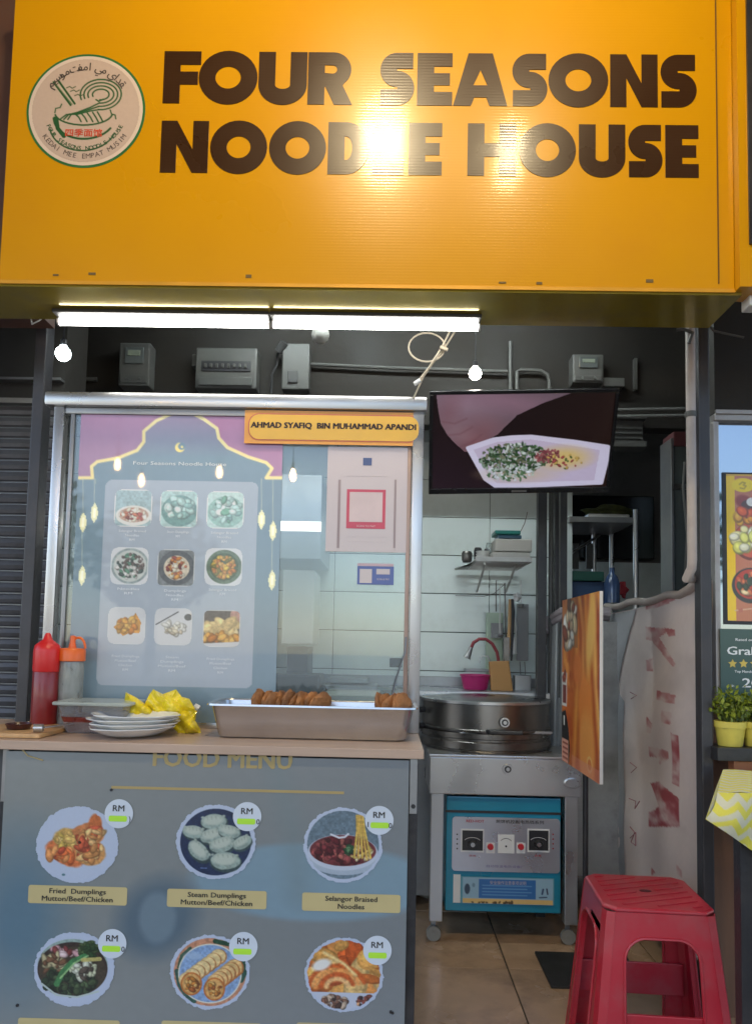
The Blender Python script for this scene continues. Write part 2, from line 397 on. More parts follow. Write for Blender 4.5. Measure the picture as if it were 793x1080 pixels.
# ================================================================== SHOP SIGN
SY = 2.0
p = onY(0, 298, SY); q = onY(767, 306, SY); zb = (p.z+q.z)/2; ztop = onY(396, 1, SY).z+.012
xl = onY(8, 150, SY).x; xr = onY(772, 150, SY).x
sign = thing('shop_sign', 'big yellow box sign with dark lettering and round bowl emblem', 'sign', (0, SY, zb))
ymat = mat('yellow_sign_sheet', (.56, .262, .0), .30, 0, .05, 1.5, 0, coat=.25, croug=.09, ribs=.10, spec=.3, dirt=.25, dcol=(.5, .2, .01), ds=2.5)
MB().box((xl, SY, zb), (xr, SY+.02, ztop)).build('face_panel', ymat, sign)
soff = mat('soffit_sheet', (.38, .28, .03), .14, .45, .2, 3, .05, 6, dirt=.45, dcol=(.15, .13, .07), ds=6)
MB().box((xl-.5, SY+.001, zb-.012), (xr+.02, SY+.212, zb-.0005)).build('soffit', soff, sign)
MB().box((xl, SY+.021, zb), (xl+.02, SY+.212, ztop)).build('side_panel', ymat, sign)
MB().box((xr-.02, SY+.021, zb), (xr, SY+.212, ztop)).build('side_panel', ymat, sign)
MB().box((xl+.02, SY+.192, zb), (xr-.02, SY+.212, 3.05)).build('back_sheet', mat('sign_back', (.06, .05, .045), .7), sign)
MB().box((xl, SY-.006, ztop), (xr, SY+.03, ztop+.03)).build('top_trim', blackm, sign)
MB().box((xr-.045, SY-.003, zb+.02), (xr-.042, SY-.0005, ztop)).build('seam', mat('seam_line', (.12, .05, .005), .6), sign)
MB().box((xl, SY-.004, zb-.006), (xr, SY-.0005, zb+.004)).build('bottom_trim', mat('trim_orange', (.62, .30, .02), .4, .2), sign)
# bare patches along the bottom
pt = mat('scuff', (.14, .09, .03), .8)
for i, (px, py) in enumerate(((59, 290), (98, 289), (262, 292), (530, 298), (568, 299), (685, 297))):
    a = onY(px, py, SY); MB().box((a.x-.007-.004*(i % 2), SY-.0015, a.z-.003), (a.x+.009, SY-.0003, a.z+.002+.002*(i % 3))).build('scuff_mark', pt, sign)

def glyph(ch, w, h, s):
    arc = lambda cx, cy, rx, ry, a0, a1, n=18: [(cx+rx*math.cos(R(a0+(a1-a0)*k/n)), cy+ry*math.sin(R(a0+(a1-a0)*k/n))) for k in range(n+1)]
    if ch == 'F': return [[(0, 0), (s, 0), (s, .36*h), (w*.93, .36*h), (w*.93, .36*h+s*.82), (s, .36*h+s*.82), (s, h-s*.85), (w, h-s*.85), (w, h), (0, h)]]
    if ch == 'E': return [[(0, 0), (w, 0), (w, s*.85), (s, s*.85), (s, h*.5-s*.38), (w*.93, h*.5-s*.38), (w*.93, h*.5+s*.38), (s, h*.5+s*.38), (s, h-s*.85), (w, h-s*.85), (w, h), (0, h)]]
    if ch == 'L': return [[(0, 0), (w, 0), (w, s*.85), (s, s*.85), (s, h), (0, h)]]
    if ch == 'H': return [[(0, 0), (s, 0), (s, h*.5-s*.45), (w-s, h*.5-s*.45), (w-s, 0), (w, 0), (w, h), (w-s, h), (w-s, h*.5+s*.4), (s, h*.5+s*.4), (s, h), (0, h)]]
    if ch == 'N': return [[(0, 0), (s*.95, 0), (s*.95, h*.55), (w-s*.95, 0), (w, 0), (w, h), (w-s*.95, h), (w-s*.95, h*.45), (s*.95, h), (0, h)]]
    if ch == 'A': return [[(0, 0), (s*1.05, 0), (s*1.25, h*.16), (w-s*1.25, h*.16), (w-s*1.05, 0), (w, 0), (w*.5+s*.72, h), (w*.5-s*.72, h)],
                          [(w*.5-s*.42, h*.39), (w*.5+s*.42, h*.39), (w*.5, h*.68)]]
    if ch == 'O': return [arc(w/2, h/2, w/2, h*.515, 0, 350, 35), arc(w/2, h/2, w/2-s, h*.515-s, 0, 350, 35)]
    if ch == 'U': return [[(0, h)]+arc(w/2, w*.42, w/2, w*.435, 180, 360)+[(w, h), (w-s, h)]+arc(w/2, w*.42, w/2-s, w*.435-s, 360, 180)+[(s, h)]]
    if ch == 'D': return [[(0, 0)]+arc(w-min(h/2, w-s*1.1), h/2, min(h/2, w-s*1.1), h/2, -90, 90)+[(0, h)], [(s, s*.9)]+arc(w-min(h/2, w-s*1.1), h/2, min(h/2, w-s*1.1)-s, h/2-s*.9, -90, 90)+[(s, h-s*.9)]]
    if ch == 'R':
        r = h*.33
        return [[(0, 0), (s, 0), (s, h-2*r), (max(w*.34, s+.015*h), h-2*r), (w-s*1.08, 0), (w, 0), (w*.78, h-2*r+.03*h)]+arc(w-r*1.08, h-r, r, r, -50, 90)+[(0, h)],
                [(s, h-r-s*.22), (s, h-r+s*.28)]+arc(w-r*1.1, h-r, s*.26, s*.26, 90, -90, 8)]
    if ch == 'S':
        rc = (h-s)/4; rx_ = min(rc*1.15, (w-s)*.47); c = [(w*.96, h-s/2)]+arc(s/2+rx_, h-s/2-rc, rx_, rc, 90, 270)+arc(w-s/2-rx_, s/2+rc, rx_, rc, 90, -90)+[(w*.02, s/2)]
        L, Rr = [], []
        for i in range(len(c)):
            a = c[max(0, i-1)]; b = c[min(len(c)-1, i+1)]; dx, dy = b[0]-a[0], b[1]-a[1]; d = math.hypot(dx, dy)
            nx, ny = -dy/d*s/2, dx/d*s/2
            L.append((c[i][0]+nx, c[i][1]+ny)); Rr.append((c[i][0]-nx, c[i][1]-ny))
        return [L+Rr[::-1]]
brown = mat('brown_vinyl', (.035, .013, .003), .30, 0, .1, 4, coat=.2, croug=.09, ribs=.10, spec=.35)
L1 = 'F 173 212|O 210 272|U 273 324|R 325 372|S 401 437|E 440 477|A 478 535|S 540 577|O 578 641|N 643 693|S 696 734'
L2 = 'N 170 220|O 222 282|O 284 344|D 346 389|L 393 426|E 431 466|H 493 544|O 547 607|U 610 659|S 662 698|E 701 736'
for ln, (ta, ba, tb_, bb) in ((L1, (52, 107, 60.5, 116)), (L2, (126, 181, 134, 189))):
    z1 = (onY(190, ta, SY).z+onY(725, tb_, SY).z)/2; z0 = (onY(190, ba, SY).z+onY(725, bb, SY).z)/2
    for tkn in ln.split('|'):
        ch, a, b = tkn.split(); ym = (ta+ba)/2; xa = onY(float(a), ym, SY).x; xb = onY(float(b), ym, SY).x
        vs, fs = fill(glyph(ch, xb-xa, z1-z0, (z1-z0)*.305), .0006)
        rawmesh('letter', place(vs, (xa, SY-.0008, z0), (1, 0, 0), (0, 0, 1)), fs, brown, sign)
# emblem
c = onY(91, 117, SY); rad = (onY(153.5, 117, SY).x-onY(28.5, 117, SY).x)/2
lg = shape('emblem', [circ(0, 0, rad, 72)], (c.x, SY-.0006, c.z), mat('emblem_green', (.02, .13, .035), .4), sign, ext=.0004)
epink = mat('emblem_paper', (.62, .50, .42), .4, 0, .04)
shape('disc', [circ(0, 0, rad*.96, 72)], (c.x, SY-.0014, c.z), epink, lg, ext=.0003)
egr = mat('emblem_line', (.03, .10, .035), .45)
def ring(r0, r1): return [circ(0, 0, r0, 72), circ(0, 0, r1, 72)]
shape('ring', ring(rad*.90, rad*.88), (c.x, SY-.002, c.z), mat('emblem_grey', (.09, .06, .055), .5), lg)
cv = Cv(190, 190, (215, 190, 175)); G = (38, 92, 46); K = lambda pts: [((x-45)/660, (y-85)/660) for x, y in pts]  # coordinates of the emblem in its own 660 grid
def arcp(cx, cy, rx, ry, a0, a1, n=16): return [(cx+rx*math.cos(R(a0+(a1-a0)*k/n)), cy+ry*math.sin(R(a0+(a1-a0)*k/n))) for k in range(n+1)]
GG = (72, 98, 58)
for rx_, ry_, ex in ((114, 88, 0), (94, 69, 1), (72, 50, 2), (46, 31, 3)):      # the noodle: strands winding into a spiral
    cv.line(K(arcp(455, 322, rx_, ry_, 95, -200, 30)), .0062, G)
    if ex < 3: cv.line(K([(448, 322+ry_), (400, 322+ry_*.55+48), (330, 322+ry_*.3+90), (270+ex*14, 440-ex*2), (235+ex*22, 468)]), .0062, G)
cv.line(K([(430, 352), (445, 362), (470, 350)]), .006, G)
for x in (325, 358, 390, 420, 446): cv.line(K([(x-5, 438-(x-325)*.12), (x+14, 455), (x+28, 480)]), .006, G)
for dx in (0, 28): cv.line(K([(188+dx, 252-dx*.25), (290+dx*.8, 385-dx*.3)]), .0085, G)
cv.line(K([(200, 262), (298, 380)]), .004, (110, 130, 90))
for (x, y) in ((262, 285), (285, 305), (310, 330)): cv.line(K([(x, y), (x+18, y-8), (x+32, y+2), (x+50, y-8)]), .004, GG)
cv.line(K([(205, 430), (208, 405), (232, 400), (240, 380)]), .005, G); cv.line(K([(512, 412), (520, 435), (540, 440), (545, 462)]), .005, G)
cv.line(K(arcp(365, 430, 160, 70, 170, 10)), .007, G)
cv.line(K([(200, 462)]+arcp(370, 455, 170, 125, 172, 30)), .009, G)
cv.line(K([(215, 465), (225, 520), (262, 565)]), .017, G); cv.line(K([(205, 460), (225, 505)]), .012, G)
cv.line(K(arcp(365, 500, 185, 148, 170, 18)), .006, G)
cv.mask = np.hypot(cv.X-.5, cv.Y-.5) < .455
cv.emit('drawing', vmat('print_satin', .4, .2), lg, (c.x-rad, SY-.0022, c.z+rad), (2*rad, 0, 0), (0, 0, 2*rad), .7)
def arctext(s, r, a0, a1, h, m, parent, inward=True, bold=0):
    V, F = [], []
    for i, ch in enumerate(s):
        if ch == ' ': continue
        a = R(a0+(a1-a0)*i/(len(s)-1)); vs, fs = glyphs(ch, bold, 2)
        if not vs: continue
        xs = [v[0] for v in vs]; mx = (min(xs)+max(xs))/2; k = h/.69
        O = Vector((math.cos(a)*r, math.sin(a)*r)); up = -O.normalized() if inward else O.normalized(); rt = Vector((up.y, -up.x))
        b = len(V)
        for v in vs:
            pp = O+rt*((v[0]-mx)*k)+up*((v[1]-.35)*k); V.append((pp.x, pp.y, v[2]))
        F += [tuple(j+b for j in f) for f in fs]
    return rawmesh('lettering', place(V, (c.x, SY-.003, c.z), (1, 0, 0), (0, 0, 1)), F, m, parent)
tgr = mat('emblem_text', (.09, .07, .06), .5)
arctext('KEDAI MEE EMPAT MUSIM', rad*.80, 216, 325, rad*.085, tgr, lg)
arctext('FOUR SEASONS NOODLE HOUSE', rad*.665, 205, 335, rad*.07, egr, lg, bold=.01)
arctext('\uFEE2\uFEF4\uFEB3\uFEEE\uFEE3 \uFE96\uFED4\uFEE3\uFE8D \uFEF2\uFEE3 \uFEF1\uFE8D\uFEAA\uFED8', rad*.77, 143, 37, rad*.13, tgr, lg, inward=False, bold=.01)
text('四季面馆', (c.x-.002, SY-.003, onY(90, 141, SY).z), rad*.10, mat('emblem_red', (.55, .06, .02), .5), lg, width=rad*.62, bold=.012)

lf = MB().box((xl-1.2, 2.12, zb+.02), (xl-.004, 2.355, 3.73)).build('left_fascia', mat('maroon_wall', (.09, .035, .02), .6, 0, .3, 6, dirt=.4, ds=6)); tag(lf, 'dark reddish brown wall edge left of the yellow sign', 'wall')
# neighbour sign at the right
a = onY(782, 10, 1.96); b = onY(800, 250, 1.96)
ns = thing('neighbour_sign', 'edge of the next shop sign, yellow frame round a dark panel', 'sign', (a.x, 2.0, zb))
X1 = onY(778, 150, 1.97).x
MB().box((X1, 1.97, zb-.002), (X1+.5, 2.06, ztop+.02)).build('frame_panel', ymat, ns)
MB().box((X1+.025, 1.962, onY(790, 256, 1.96).z), (X1+.5, 1.9695, ztop)).build('dark_panel', blackm, ns)
MB().box((xr+.002, SY-.008, zb), (xr+.012, SY+.02, ztop)).build('joint_strip', mat('joint_dark', (.07, .035, .01), .6), ns)
a = onY(789, 319, 2.05)
fb = thing('floodlight', 'small white floodlight under the corner of the yellow sign', 'lamp', (a.x, 2.05, a.z))
MB().box((a.x-.012, 2.02, a.z-.022), (a.x+.08, 2.07, a.z+.02), .004).build('housing', whitep, fb)
MB().box((a.x+.02, 2.04, a.z+.02), (a.x+.035, 2.05, zb-.012)).build('bracket', steelh, fb)

# ================================================================== LAMPS
tubeE = emat('tube_glow', (1.0, .98, .93), 9)
def tube_light(px0, px1, label):
    A = onY(px0, 334, 2.18); B = onY(px1, 342, 2.18); z = zb-.034
    t = thing('tube_light', label, 'lamp', ((A.x+B.x)/2, 2.2, z), 'white tube lights under the yellow sign')
    MB().box((A.x, 2.135, z+.0115), (B.x, 2.208, zb-.0125), .002).build('housing', mat('alu_strip', (.07, .07, .065), .5, .2), t)
    MB().rod((A.x+.006, 2.18, z), (B.x-.006, 2.18, z), .0105, n=16).build('tube', tubeE, t, True)
    MB().rod((A.x, 2.18, z), (A.x+.006, 2.18, z), .012).build('end_cap', whitep, t, True); MB().rod((B.x-.006, 2.18, z), (B.x, 2.18, z), .012).build('end_cap', whitep, t, True)
tube_light(62, 285.5, 'left of the two glowing tube lights under the yellow sign')
tube_light(287, 506, 'right of the two glowing tube lights, ending above the coiled cable')
t = thing('added_kitchen_tube', 'added tube light hidden behind the yellow sign, brightening the kitchen', 'lamp', (-.2, 3.0, 2.97))  # out of view, added to brighten the kitchen tiles
MB().box((-.85, 2.96, 2.985), (.85, 3.04, 3.019), .004).build('housing', whitep, t)
MB().rod((-.8, 3.0, 2.965), (.8, 3.0, 2.965), .016, n=16).build('tube', emat('kitchen_tube', (.88, 1, 1), 33), t, True)
# cable feeding the tube light
a = onY(60, 335, 2.21)
tag(MB().tube([a, onY(50, 331, 2.21), onY(42, 338, 2.22), onY(34, 342, 2.25), onY(33, 334, 2.27), onY(38, 330, 2.3)], .0022).build('lamp_cable', whitep, smooth=True), 'thin white cable looping at the left end of the tube light', 'cable')
def bulb(px, py, d, r, mt, label, hang=True):
    c = onY(px, py, d); t = thing('light_bulb', label, 'lamp', c)
    MB().lathe([(0, -r*1.02), (r*.5, -r*.88), (r*.87, -r*.5), (r, 0), (r*.87, r*.5), (r*.5, r*.9), (r*.35, r*1.2)], c, 20).build('globe', mt, t, True)
    MB().lathe([(r*.4, r*1.1), (r*.42, r*1.9), (r*.2, r*2.1), (0, r*2.1)], c, 16).build('socket', blackm, t, True)
    if hang: MB().rod(c+Vector((0, 0, r*2)), (c.x, c.y, 3.02), .003, n=6).build('cord', blackm, t)
bulb(67, 373, 2.72, .028, emat('cool_bulb', (.85, 1, 1), 20), 'glowing cool white round bulb near the left post')
bulb(501, 394, 3.2, .028, emat('warm_bulb', (1, .93, .8), 20), 'glowing bulb above the television')
bulb(338, 353, 3.3, .042, mat('unlit_globe', (.35, .34, .32), .35), 'unlit round bulb above the meter boxes')
# lamps over the diners that shine on the sign (their mirror image shows in the lettering)
def flood(px, py, t, r, power, label):
    p0 = onY(px, py, SY); d = (p0-Vector((0, 0, EYE))).normalized(); d.y = -d.y
    P = p0+d*t; aim = -d
    th = thing('canopy_lamp', label, 'lamp', P, 'lamps under the canopy')
    q = aim.to_track_quat('Z', 'Y').to_matrix().to_4x4()
    m = MB(); m.m = Matrix.Translation(P) @ q
    m.lathe([(0, -.12), (r*.7, -.11), (r*1.1, -.02), (r*1.15, .012), (r*1.02, .012), (r*1.0, 0)], (0, 0, 0), 24); m.build('reflector', steelh, th, True)
    m = MB(); m.m = Matrix.Translation(P) @ q; m.lathe([(0, 0.004), (r, 0.004), (r*1.0, .0)], (0, 0, 0), 24)
    m.build('lens', emat('flood_%d' % px, (1, .80, .48), power), th)
    MB().rod(P+Vector((0, 0, .05)), (P.x, P.y, 3.74), .012).build('stem', blackm, th)
flood(404, 150, 1.65, .110, 85, 'bright floodlight hanging under the canopy, aimed at the sign')
flood(537, 163, 1.65, .066, 90, 'smaller floodlight hanging under the canopy beside the bright one')

# small warm pendants over the diners, mirrored in the glass screen
for k_, (px, py, t_) in enumerate(((125, 489, 2.9), (150, 506, 2.7), (232, 497, 2.6), (309, 500, 2.5))):
    p0 = onY(px, py, 2.36); d = (p0-Vector((0, 0, EYE))).normalized(); d.y = -d.y; P = p0+d*t_
    th = thing('pendant_bulb', 'warm pendant bulb over the diners, %s from the left' % ('first', 'second', 'third', 'fourth')[k_], 'lamp', P, 'warm pendants under the canopy')
    MB().lathe([(0, -.05), (.014, -.042), (.02, -.02), (.018, .01), (.010, .035), (0, .04)], P, 16).build('globe', MATS.get('pendant_glow') or emat('pendant_glow', (1, .6, .25), 36), th, True)
    MB().rod(P+Vector((0, 0, .036)), P+Vector((0, 0, .075)), .012).build('socket', blackm, th, True); MB().rod(P+Vector((0, 0, .075)), (P.x, P.y, 3.74), .003, n=6).build('cord', blackm, th)

# ================================================================== POSTS, SHUTTER
def post(px0, px1, d, m, label, py=700, dep=.05, top=None, grp=None):
    a = onY(px0, py, d); b = onY(px1, py, d)
    return tag(MB().box((a.x, d, -.006), (b.x, d+dep, top or 3.02), .004).build('steel_post', m), label, 'post', grp)
post(19, 31, 2.42, greypost, 'scuffed dark grey steel post at the left end of the stall', dep=.06)
tag(MB().tube([onY(41, 400, 2.46)*1, onY(37, 560, 2.46)], .006).rod((onY(40, 430, 2.5).x, 2.5, -.006), (onY(40, 430, 2.5).x, 2.5, 3.02), .013, n=12).build('conduit_pipe', greypost, smooth=True), 'dark conduit pipe running down beside the left post', 'pipe')
post(739, 751, 2.45, greypost, 'dark steel post at the right end of the stall beside the banner', dep=.05)
sh = thing('roller_shutter', 'closed dark roller shutter with ribbed slats at far left', 'shutter', (-1.7, 2.9, 0))
slat_m = mat('shutter_slat', (.13, .13, .14), .45, .5, .2, 5, dirt=.5, dcol=(.06, .055, .05), ds=6)
mb = MB()
prof = [(0, 0), (.012, .006), (.018, .02), (.012, .036), (0, .042), (.004, .042), (.004, 0)]
zs = onY(15, 428, 2.9).z; pit = .0445
xa, xb = -2.4, onY(27, 600, 2.9).x+.12
bm_ = MB(); A = [bm_.bm.verts.new((xa+1.7, -y, z)) for y, z in prof]; B = [bm_.bm.verts.new((xb+1.7, -y, z)) for y, z in prof]
for k in range(len(prof)): bm_.bm.faces.new((A[k], A[(k+1) % 7], B[(k+1) % 7], B[k]))
bmesh.ops.translate(bm_.bm, verts=bm_.bm.verts, vec=WL[sh]); s0 = bm_.build('slat', slat_m, sh)
n = int(zs/pit)
for i in range(n):
    o = s0 if i == 0 else s0.copy()
    if i: COL.objects.link(o); o.parent = sh
    o.location = (0, 0, zs-pit*(i+1))
MB().box((xa, 2.86, zs), (xb, 2.93, zs+.02)).box((xa, 2.86, zs+.095), (xb, 2.9, zs+.105)).build('head_rail', steelh, sh)
MB().box((xa, 2.9, zs+.02), (xb, 3.1, 3.01)).build('hood', dw, sh)
a = onY(52, 395, 3.55); b = onY(98, 395, 3.55)
tag(MB().box((a.x, 3.6, a.z-.008), (b.x, 3.618, a.z+.008)).build('cable_trunking', offw), 'short pale cable trunking left of the meter boxes', 'trunking')

# ================================================================== ELECTRICS ON THE UPPER WALL
def epos(px, py, d=3.6): return onY(px, py, d)
def meter(px0, py0, px1, py1, label):
    a = epos(px0, py0); b = epos(px1, py1)
    t = thing('electricity_meter', label, 'meter', ((a.x+b.x)/2, 3.6, b.z))
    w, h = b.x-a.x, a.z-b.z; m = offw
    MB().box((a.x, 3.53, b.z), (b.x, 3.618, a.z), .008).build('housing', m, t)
    MB().box((a.x+w*.2, 3.522, a.z-h*.5), (b.x-w*.2, 3.5295, a.z-h*.12), .003).build('window', mat('meter_window', (.10, .11, .11), .15), t)
    MB().box((a.x+w*.3, 3.5185, a.z-h*.32), (b.x-w*.3, 3.5215, a.z-h*.2)).build('display', mat('lcd', (.22, .25, .2), .3), t)
    MB().box((a.x+w*.08, 3.524, b.z+h*.06), (b.x-w*.08, 3.5295, b.z+h*.24), .002).build('terminal_cover', m, t)
    MB().rod((a.x+w*.3, 3.52, b.z+h*.15), (a.x+w*.3, 3.528, b.z+h*.15), .006).rod((b.x-w*.3, 3.52, b.z+h*.15), (b.x-w*.3, 3.528, b.z+h*.15), .006).build('screw', steelh, t)
meter(132, 367, 162, 412, 'upright grey electricity meter left of the wide fuse board')
meter(600, 379, 632, 409, 'grey electricity meter above the right corner of the television')
a = epos(211, 372); b = epos(273, 415); t = thing('fuse_board', 'wide grey fuse board with a row of dark breakers', 'fuse board', ((a.x+b.x)/2, 3.6, b.z))
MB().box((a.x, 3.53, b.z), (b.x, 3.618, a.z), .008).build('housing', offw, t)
MB().box((a.x+.02, 3.515, b.z+.01), (b.x-.02, 3.53, b.z+.05), .004).build('lower_cover', offw, t)
w = b.x-a.x
MB().box((a.x+.03, 3.524, a.z-.12), (b.x-.03, 3.5295, a.z-.07)).build('breaker_strip', mat('breaker_dark', (.03, .03, .035), .4), t)
for i in range(8):
    x = a.x+.045+(w-.09)*i/7.5
    MB().box((x, 3.514, a.z-.105), (x+.012, 3.524, a.z-.085), .002).build('breaker', offw, t)
MB().box((a.x-.03, 3.57, a.z-.08), (a.x-.002, 3.618, a.z-.02), .003).build('side_clip', offw, t)
a = epos(300, 367); b = epos(327, 415); t = thing('isolator_box', 'grey isolator box with a dark handle beside the fuse board', 'switch box', ((a.x+b.x)/2, 3.6, b.z))
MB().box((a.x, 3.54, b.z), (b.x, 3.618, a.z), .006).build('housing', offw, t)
MB().box((a.x+.03, 3.53, b.z+.03), (a.x+.08, 3.5395, b.z+.09), .003).build('switch', mat('switch_dark', (.06, .06, .06), .4), t)
MB().rod((a.x-.02, 3.55, a.z-.04), (a.x+.01, 3.53, a.z+.0), .02, n=10).build('cable_gland', mat('switch_dark'), t, True)
tag(MB().tube([epos(293, 372, 3.58), epos(292, 385, 3.58), epos(287, 395, 3.58), epos(286, 415, 3.58)], .006).build('black_cable', blackm, smooth=True), 'black cable running down between the fuse board and the isolator box', 'cable')
tag(MB().tube([epos(327, 384, 3.59), epos(410, 388, 3.59), epos(480, 390, 3.59), epos(535, 392, 3.59)], .009).build('conduit_pipe', offw, smooth=True), 'horizontal grey conduit running from the isolator box towards the bulb', 'pipe')
tag(MB().tube([epos(545, 411, 3.59), epos(545, 392, 3.59), epos(549, 390, 3.59), epos(570, 391, 3.59), epos(577, 395, 3.59), epos(579, 402, 3.59), epos(579, 425, 3.59)], .009).build('conduit_pipe', offw, smooth=True), 'arched grey conduit rising behind the television', 'pipe')
tag(MB().tube([epos(538, 425, 3.59), epos(538, 360, 3.59)], .009).build('conduit_pipe', offw, smooth=True), 'vertical grey conduit behind the middle of the television', 'pipe')
a = epos(600, 400)
tag(MB().box((epos(632, 403).x, 3.55, epos(640, 411).z), (epos(655, 403).x, 3.618, epos(640, 402).z), .004).box((epos(668, 380).x, 3.59, epos(640, 411).z), (epos(671, 380).x, 3.618, epos(640, 378).z)).build('junction_box', offw), 'small grey junction box right of the right hand meter', 'switch box')
# split box under it
a = epos(640, 442); b = epos(676, 476); t = thing('wall_fan_unit', 'grey vented box on the wall right of the television', 'vent box', ((a.x+b.x)/2, 3.6, b.z))
MB().box((a.x-.05, 3.52, b.z), (b.x, 3.618, b.z+.03), .003).box((a.x-.05, 3.52, a.z-.02), (b.x, 3.618, a.z), .003).build('rim', offw, t)
MB().box((a.x-.04, 3.55, b.z+.03), (b.x-.01, 3.618, a.z-.02)).build('body', mat('vent_body', (.10, .10, .095), .5), t)
for i in range(3): MB().box((a.x-.03, 3.54, b.z+.045+.025*i), (b.x-.02, 3.55, b.z+.052+.025*i)).build('louvre', offw, t)
for i, (y0, y1, l) in enumerate(((428, 431, 'thin pale rod under the upper conduit right of the television'), (435, 438, 'lower pale trunking above the vented box'))):
    a = onY(640+i*4, y0+4, 3.4); b = onY(728, y1, 3.2)
    tag(MB().tube([a, b], .007).build('conduit_pipe', offw, smooth=True), l, 'pipe')
# coiled cable hanging from the sign
cc = onY(455, 373, 2.32); r = .055; ctr = onY(450, 366, 2.30)
pts = [ctr+Vector((math.cos(R(k*15))*r*1.05, .004*k/24, math.sin(R(k*15))*r*.85)) for k in range(26)]
cmat = mat('cable_cream', (.45, .38, .28), .5)
t = thing('coiled_cable', 'pale cable tied in a loop, hanging down to the screen frame', 'cable', ctr)
MB().tube(pts, .0028).build('loop', cmat, t, True)
MB().tube([onY(480, 349, 2.3), onY(468, 368, 2.3), onY(455, 385, 2.31), onY(446, 398, 2.32), onY(436, 420, 2.33)], .0028).build('cord', cmat, t, True)
MB().tube([onY(474, 350, 2.29), onY(467, 364, 2.29), onY(452, 388, 2.3), onY(440, 403, 2.31)], .0028).build('cord', cmat, t, True)
MB().tube([onY(464, 366, 2.285), onY(472, 369, 2.285)], .006).build('cable_tie', cmat, t, True)
MB().rod(onY(437, 405, 2.3), onY(443, 401, 2.3), .007).build('plug', whitep, t, True)

# ================================================================== TELEVISION
TL, TR, BR, BL = onY(455, 412, 2.80), onY(653, 410, 2.80), onY(641, 518, 2.98), onY(450, 521, 2.98)
tvc = (TL+TR+BR+BL)/4
rt = ((TR-TL)+(BR-BL)).normalized(); upv = ((TL-BL)+(TR-BR)).normalized(); upv = (upv-rt*upv.dot(rt)).normalized(); nn = rt.cross(upv)
w = ((TR-TL).length+(BR-BL).length)/2; h = ((TL-BL).length+(TR-BR).length)/2
TVM = Matrix(((rt.x, -nn.x, upv.x, tvc.x), (rt.y, -nn.y, upv.y, tvc.y), (rt.z, -nn.z, upv.z, tvc.z), (0, 0, 0, 1)))
tv = thing('television', 'wall television showing a hand over a plate of chopped herbs', 'television', tvc)
def tvbox(nm, a, b, m, bev=.003):
    mb = MB(); mb.m = TVM; mb.box(a, b, bev); return mb.build(nm, m, tv)
gl = mat('tv_plastic', (.012, .012, .014), .25, coat=.3)
bz = .014
mb = MB(); mb.m = TVM
mb.box((-w/2, -.012, -h/2), (w/2, .02, -h/2+bz+.008), .002).box((-w/2, -.012, h/2-bz), (w/2, .02, h/2), .002).box((-w/2, -.012, -h/2+bz+.008), (-w/2+bz, .02, h/2-bz), .002).box((w/2-bz, -.012, -h/2+bz+.008), (w/2, .02, h/2-bz), .002)
mb.build('bezel', gl, tv)
tvbox('back_housing', (-w/2+.004, .02, -h/2+.004), (w/2-.004, .05, h/2-.004), gl, .01)
tvbox('wall_arm', (-.05, .05, -.05), (.05, .5, .05), blackm)
tvbox('badge', (-.03, -.0145, -h/2+.006), (.03, -.0122, -h/2+.013), steelh, 0)
cv = Cv(300, 165, (26, 15, 15)); A = cv.A
cv.put(.5*(1-cv.X/A)*cv.Y, (55, 40, 58)); cv.put(np.clip((cv.X/A-.45), 0, 1)*.8, (48, 26, 18))
sk = np.zeros(cv.X.shape); hand = [(.03, 0), (.05, .15), (.08, .3), (.15, .42), (.22, .5), (.33, .6), (.42, .60), (.52, .5), (.66, .42), (.85, .22), (1.1, .1), (1.38, 0)]
skin = (112, 92, 104); cv.poly(hand, skin)
hm = cv.Y
for (x, y, rx, ry, c, a) in ((.3, .1, .35, .2, (140, 116, 132), .6), (.75, .08, .5, .1, (150, 115, 135), .6), (.15, .2, .1, .2, (125, 85, 95), .5), (.42, .5, .16, .12, (120, 70, 75), .7), (.55, .35, .2, .1, (130, 88, 96), .5), (.22, .36, .12, .08, (140, 112, 122), .6), (.33, .45, .1, .05, (142, 114, 124), .6)):
    e = Cv(2, 2, 0); cv2 = cv.c.copy(); cv.ell(x, y, rx, ry, c, .2, 26, a)
    ins = np.abs(cv2-np.array((26, 15, 15))).sum(-1) > 90; cv.c = np.where(ins[..., None], cv.c, cv2)
for pts in ([(.1, .28), (.22, .3), (.34, .25)], [(.16, .42), (.28, .41), (.4, .34)], [(.3, .54), (.4, .5), (.5, .42)]): cv.line(pts, .006, (110, 72, 82), .6, 4)
cv.poly([(.36, .56), (.62, .47), (1.0, .44), (1.45, .5), (1.80, .56), (1.82, .60), (1.77, .97), (1.0, 1.0), (.66, .99), (.55, .90)], (205, 200, 225))
cv.line([(.36, .56), (.62, .47), (.8, .45), (1.0, .445), (1.45, .505), (1.80, .565), (1.82, .60), (1.77, .96), (1.0, .985), (.66, .98), (.55, .90), (.36, .56)], .018, (205, 200, 225))
cv.poly([(.42, .58), (.66, .50), (1.0, .475), (1.72, .60), (1.69, .93), (.68, .95), (.58, .86)], (190, 178, 205))
cv.ell(1.35, .68, .28, .12, (205, 180, 120), 0, 14, .8); cv.ell(.9, .85, .35, .08, (195, 175, 130), 0, 14, .5)
cv.blobs(.85, .68, .36, .16, [(48, 74, 46), (66, 92, 60), (185, 192, 192), (130, 150, 132), (40, 60, 42), (110, 112, 90)], 420, .006, .015, 2.6, 5, .8, 1.1)
cv.blobs(.82, .84, .25, .08, [(200, 205, 215), (80, 108, 78), (165, 180, 170)], 110, .006, .014, 2.4, 6, .85, 1.1)
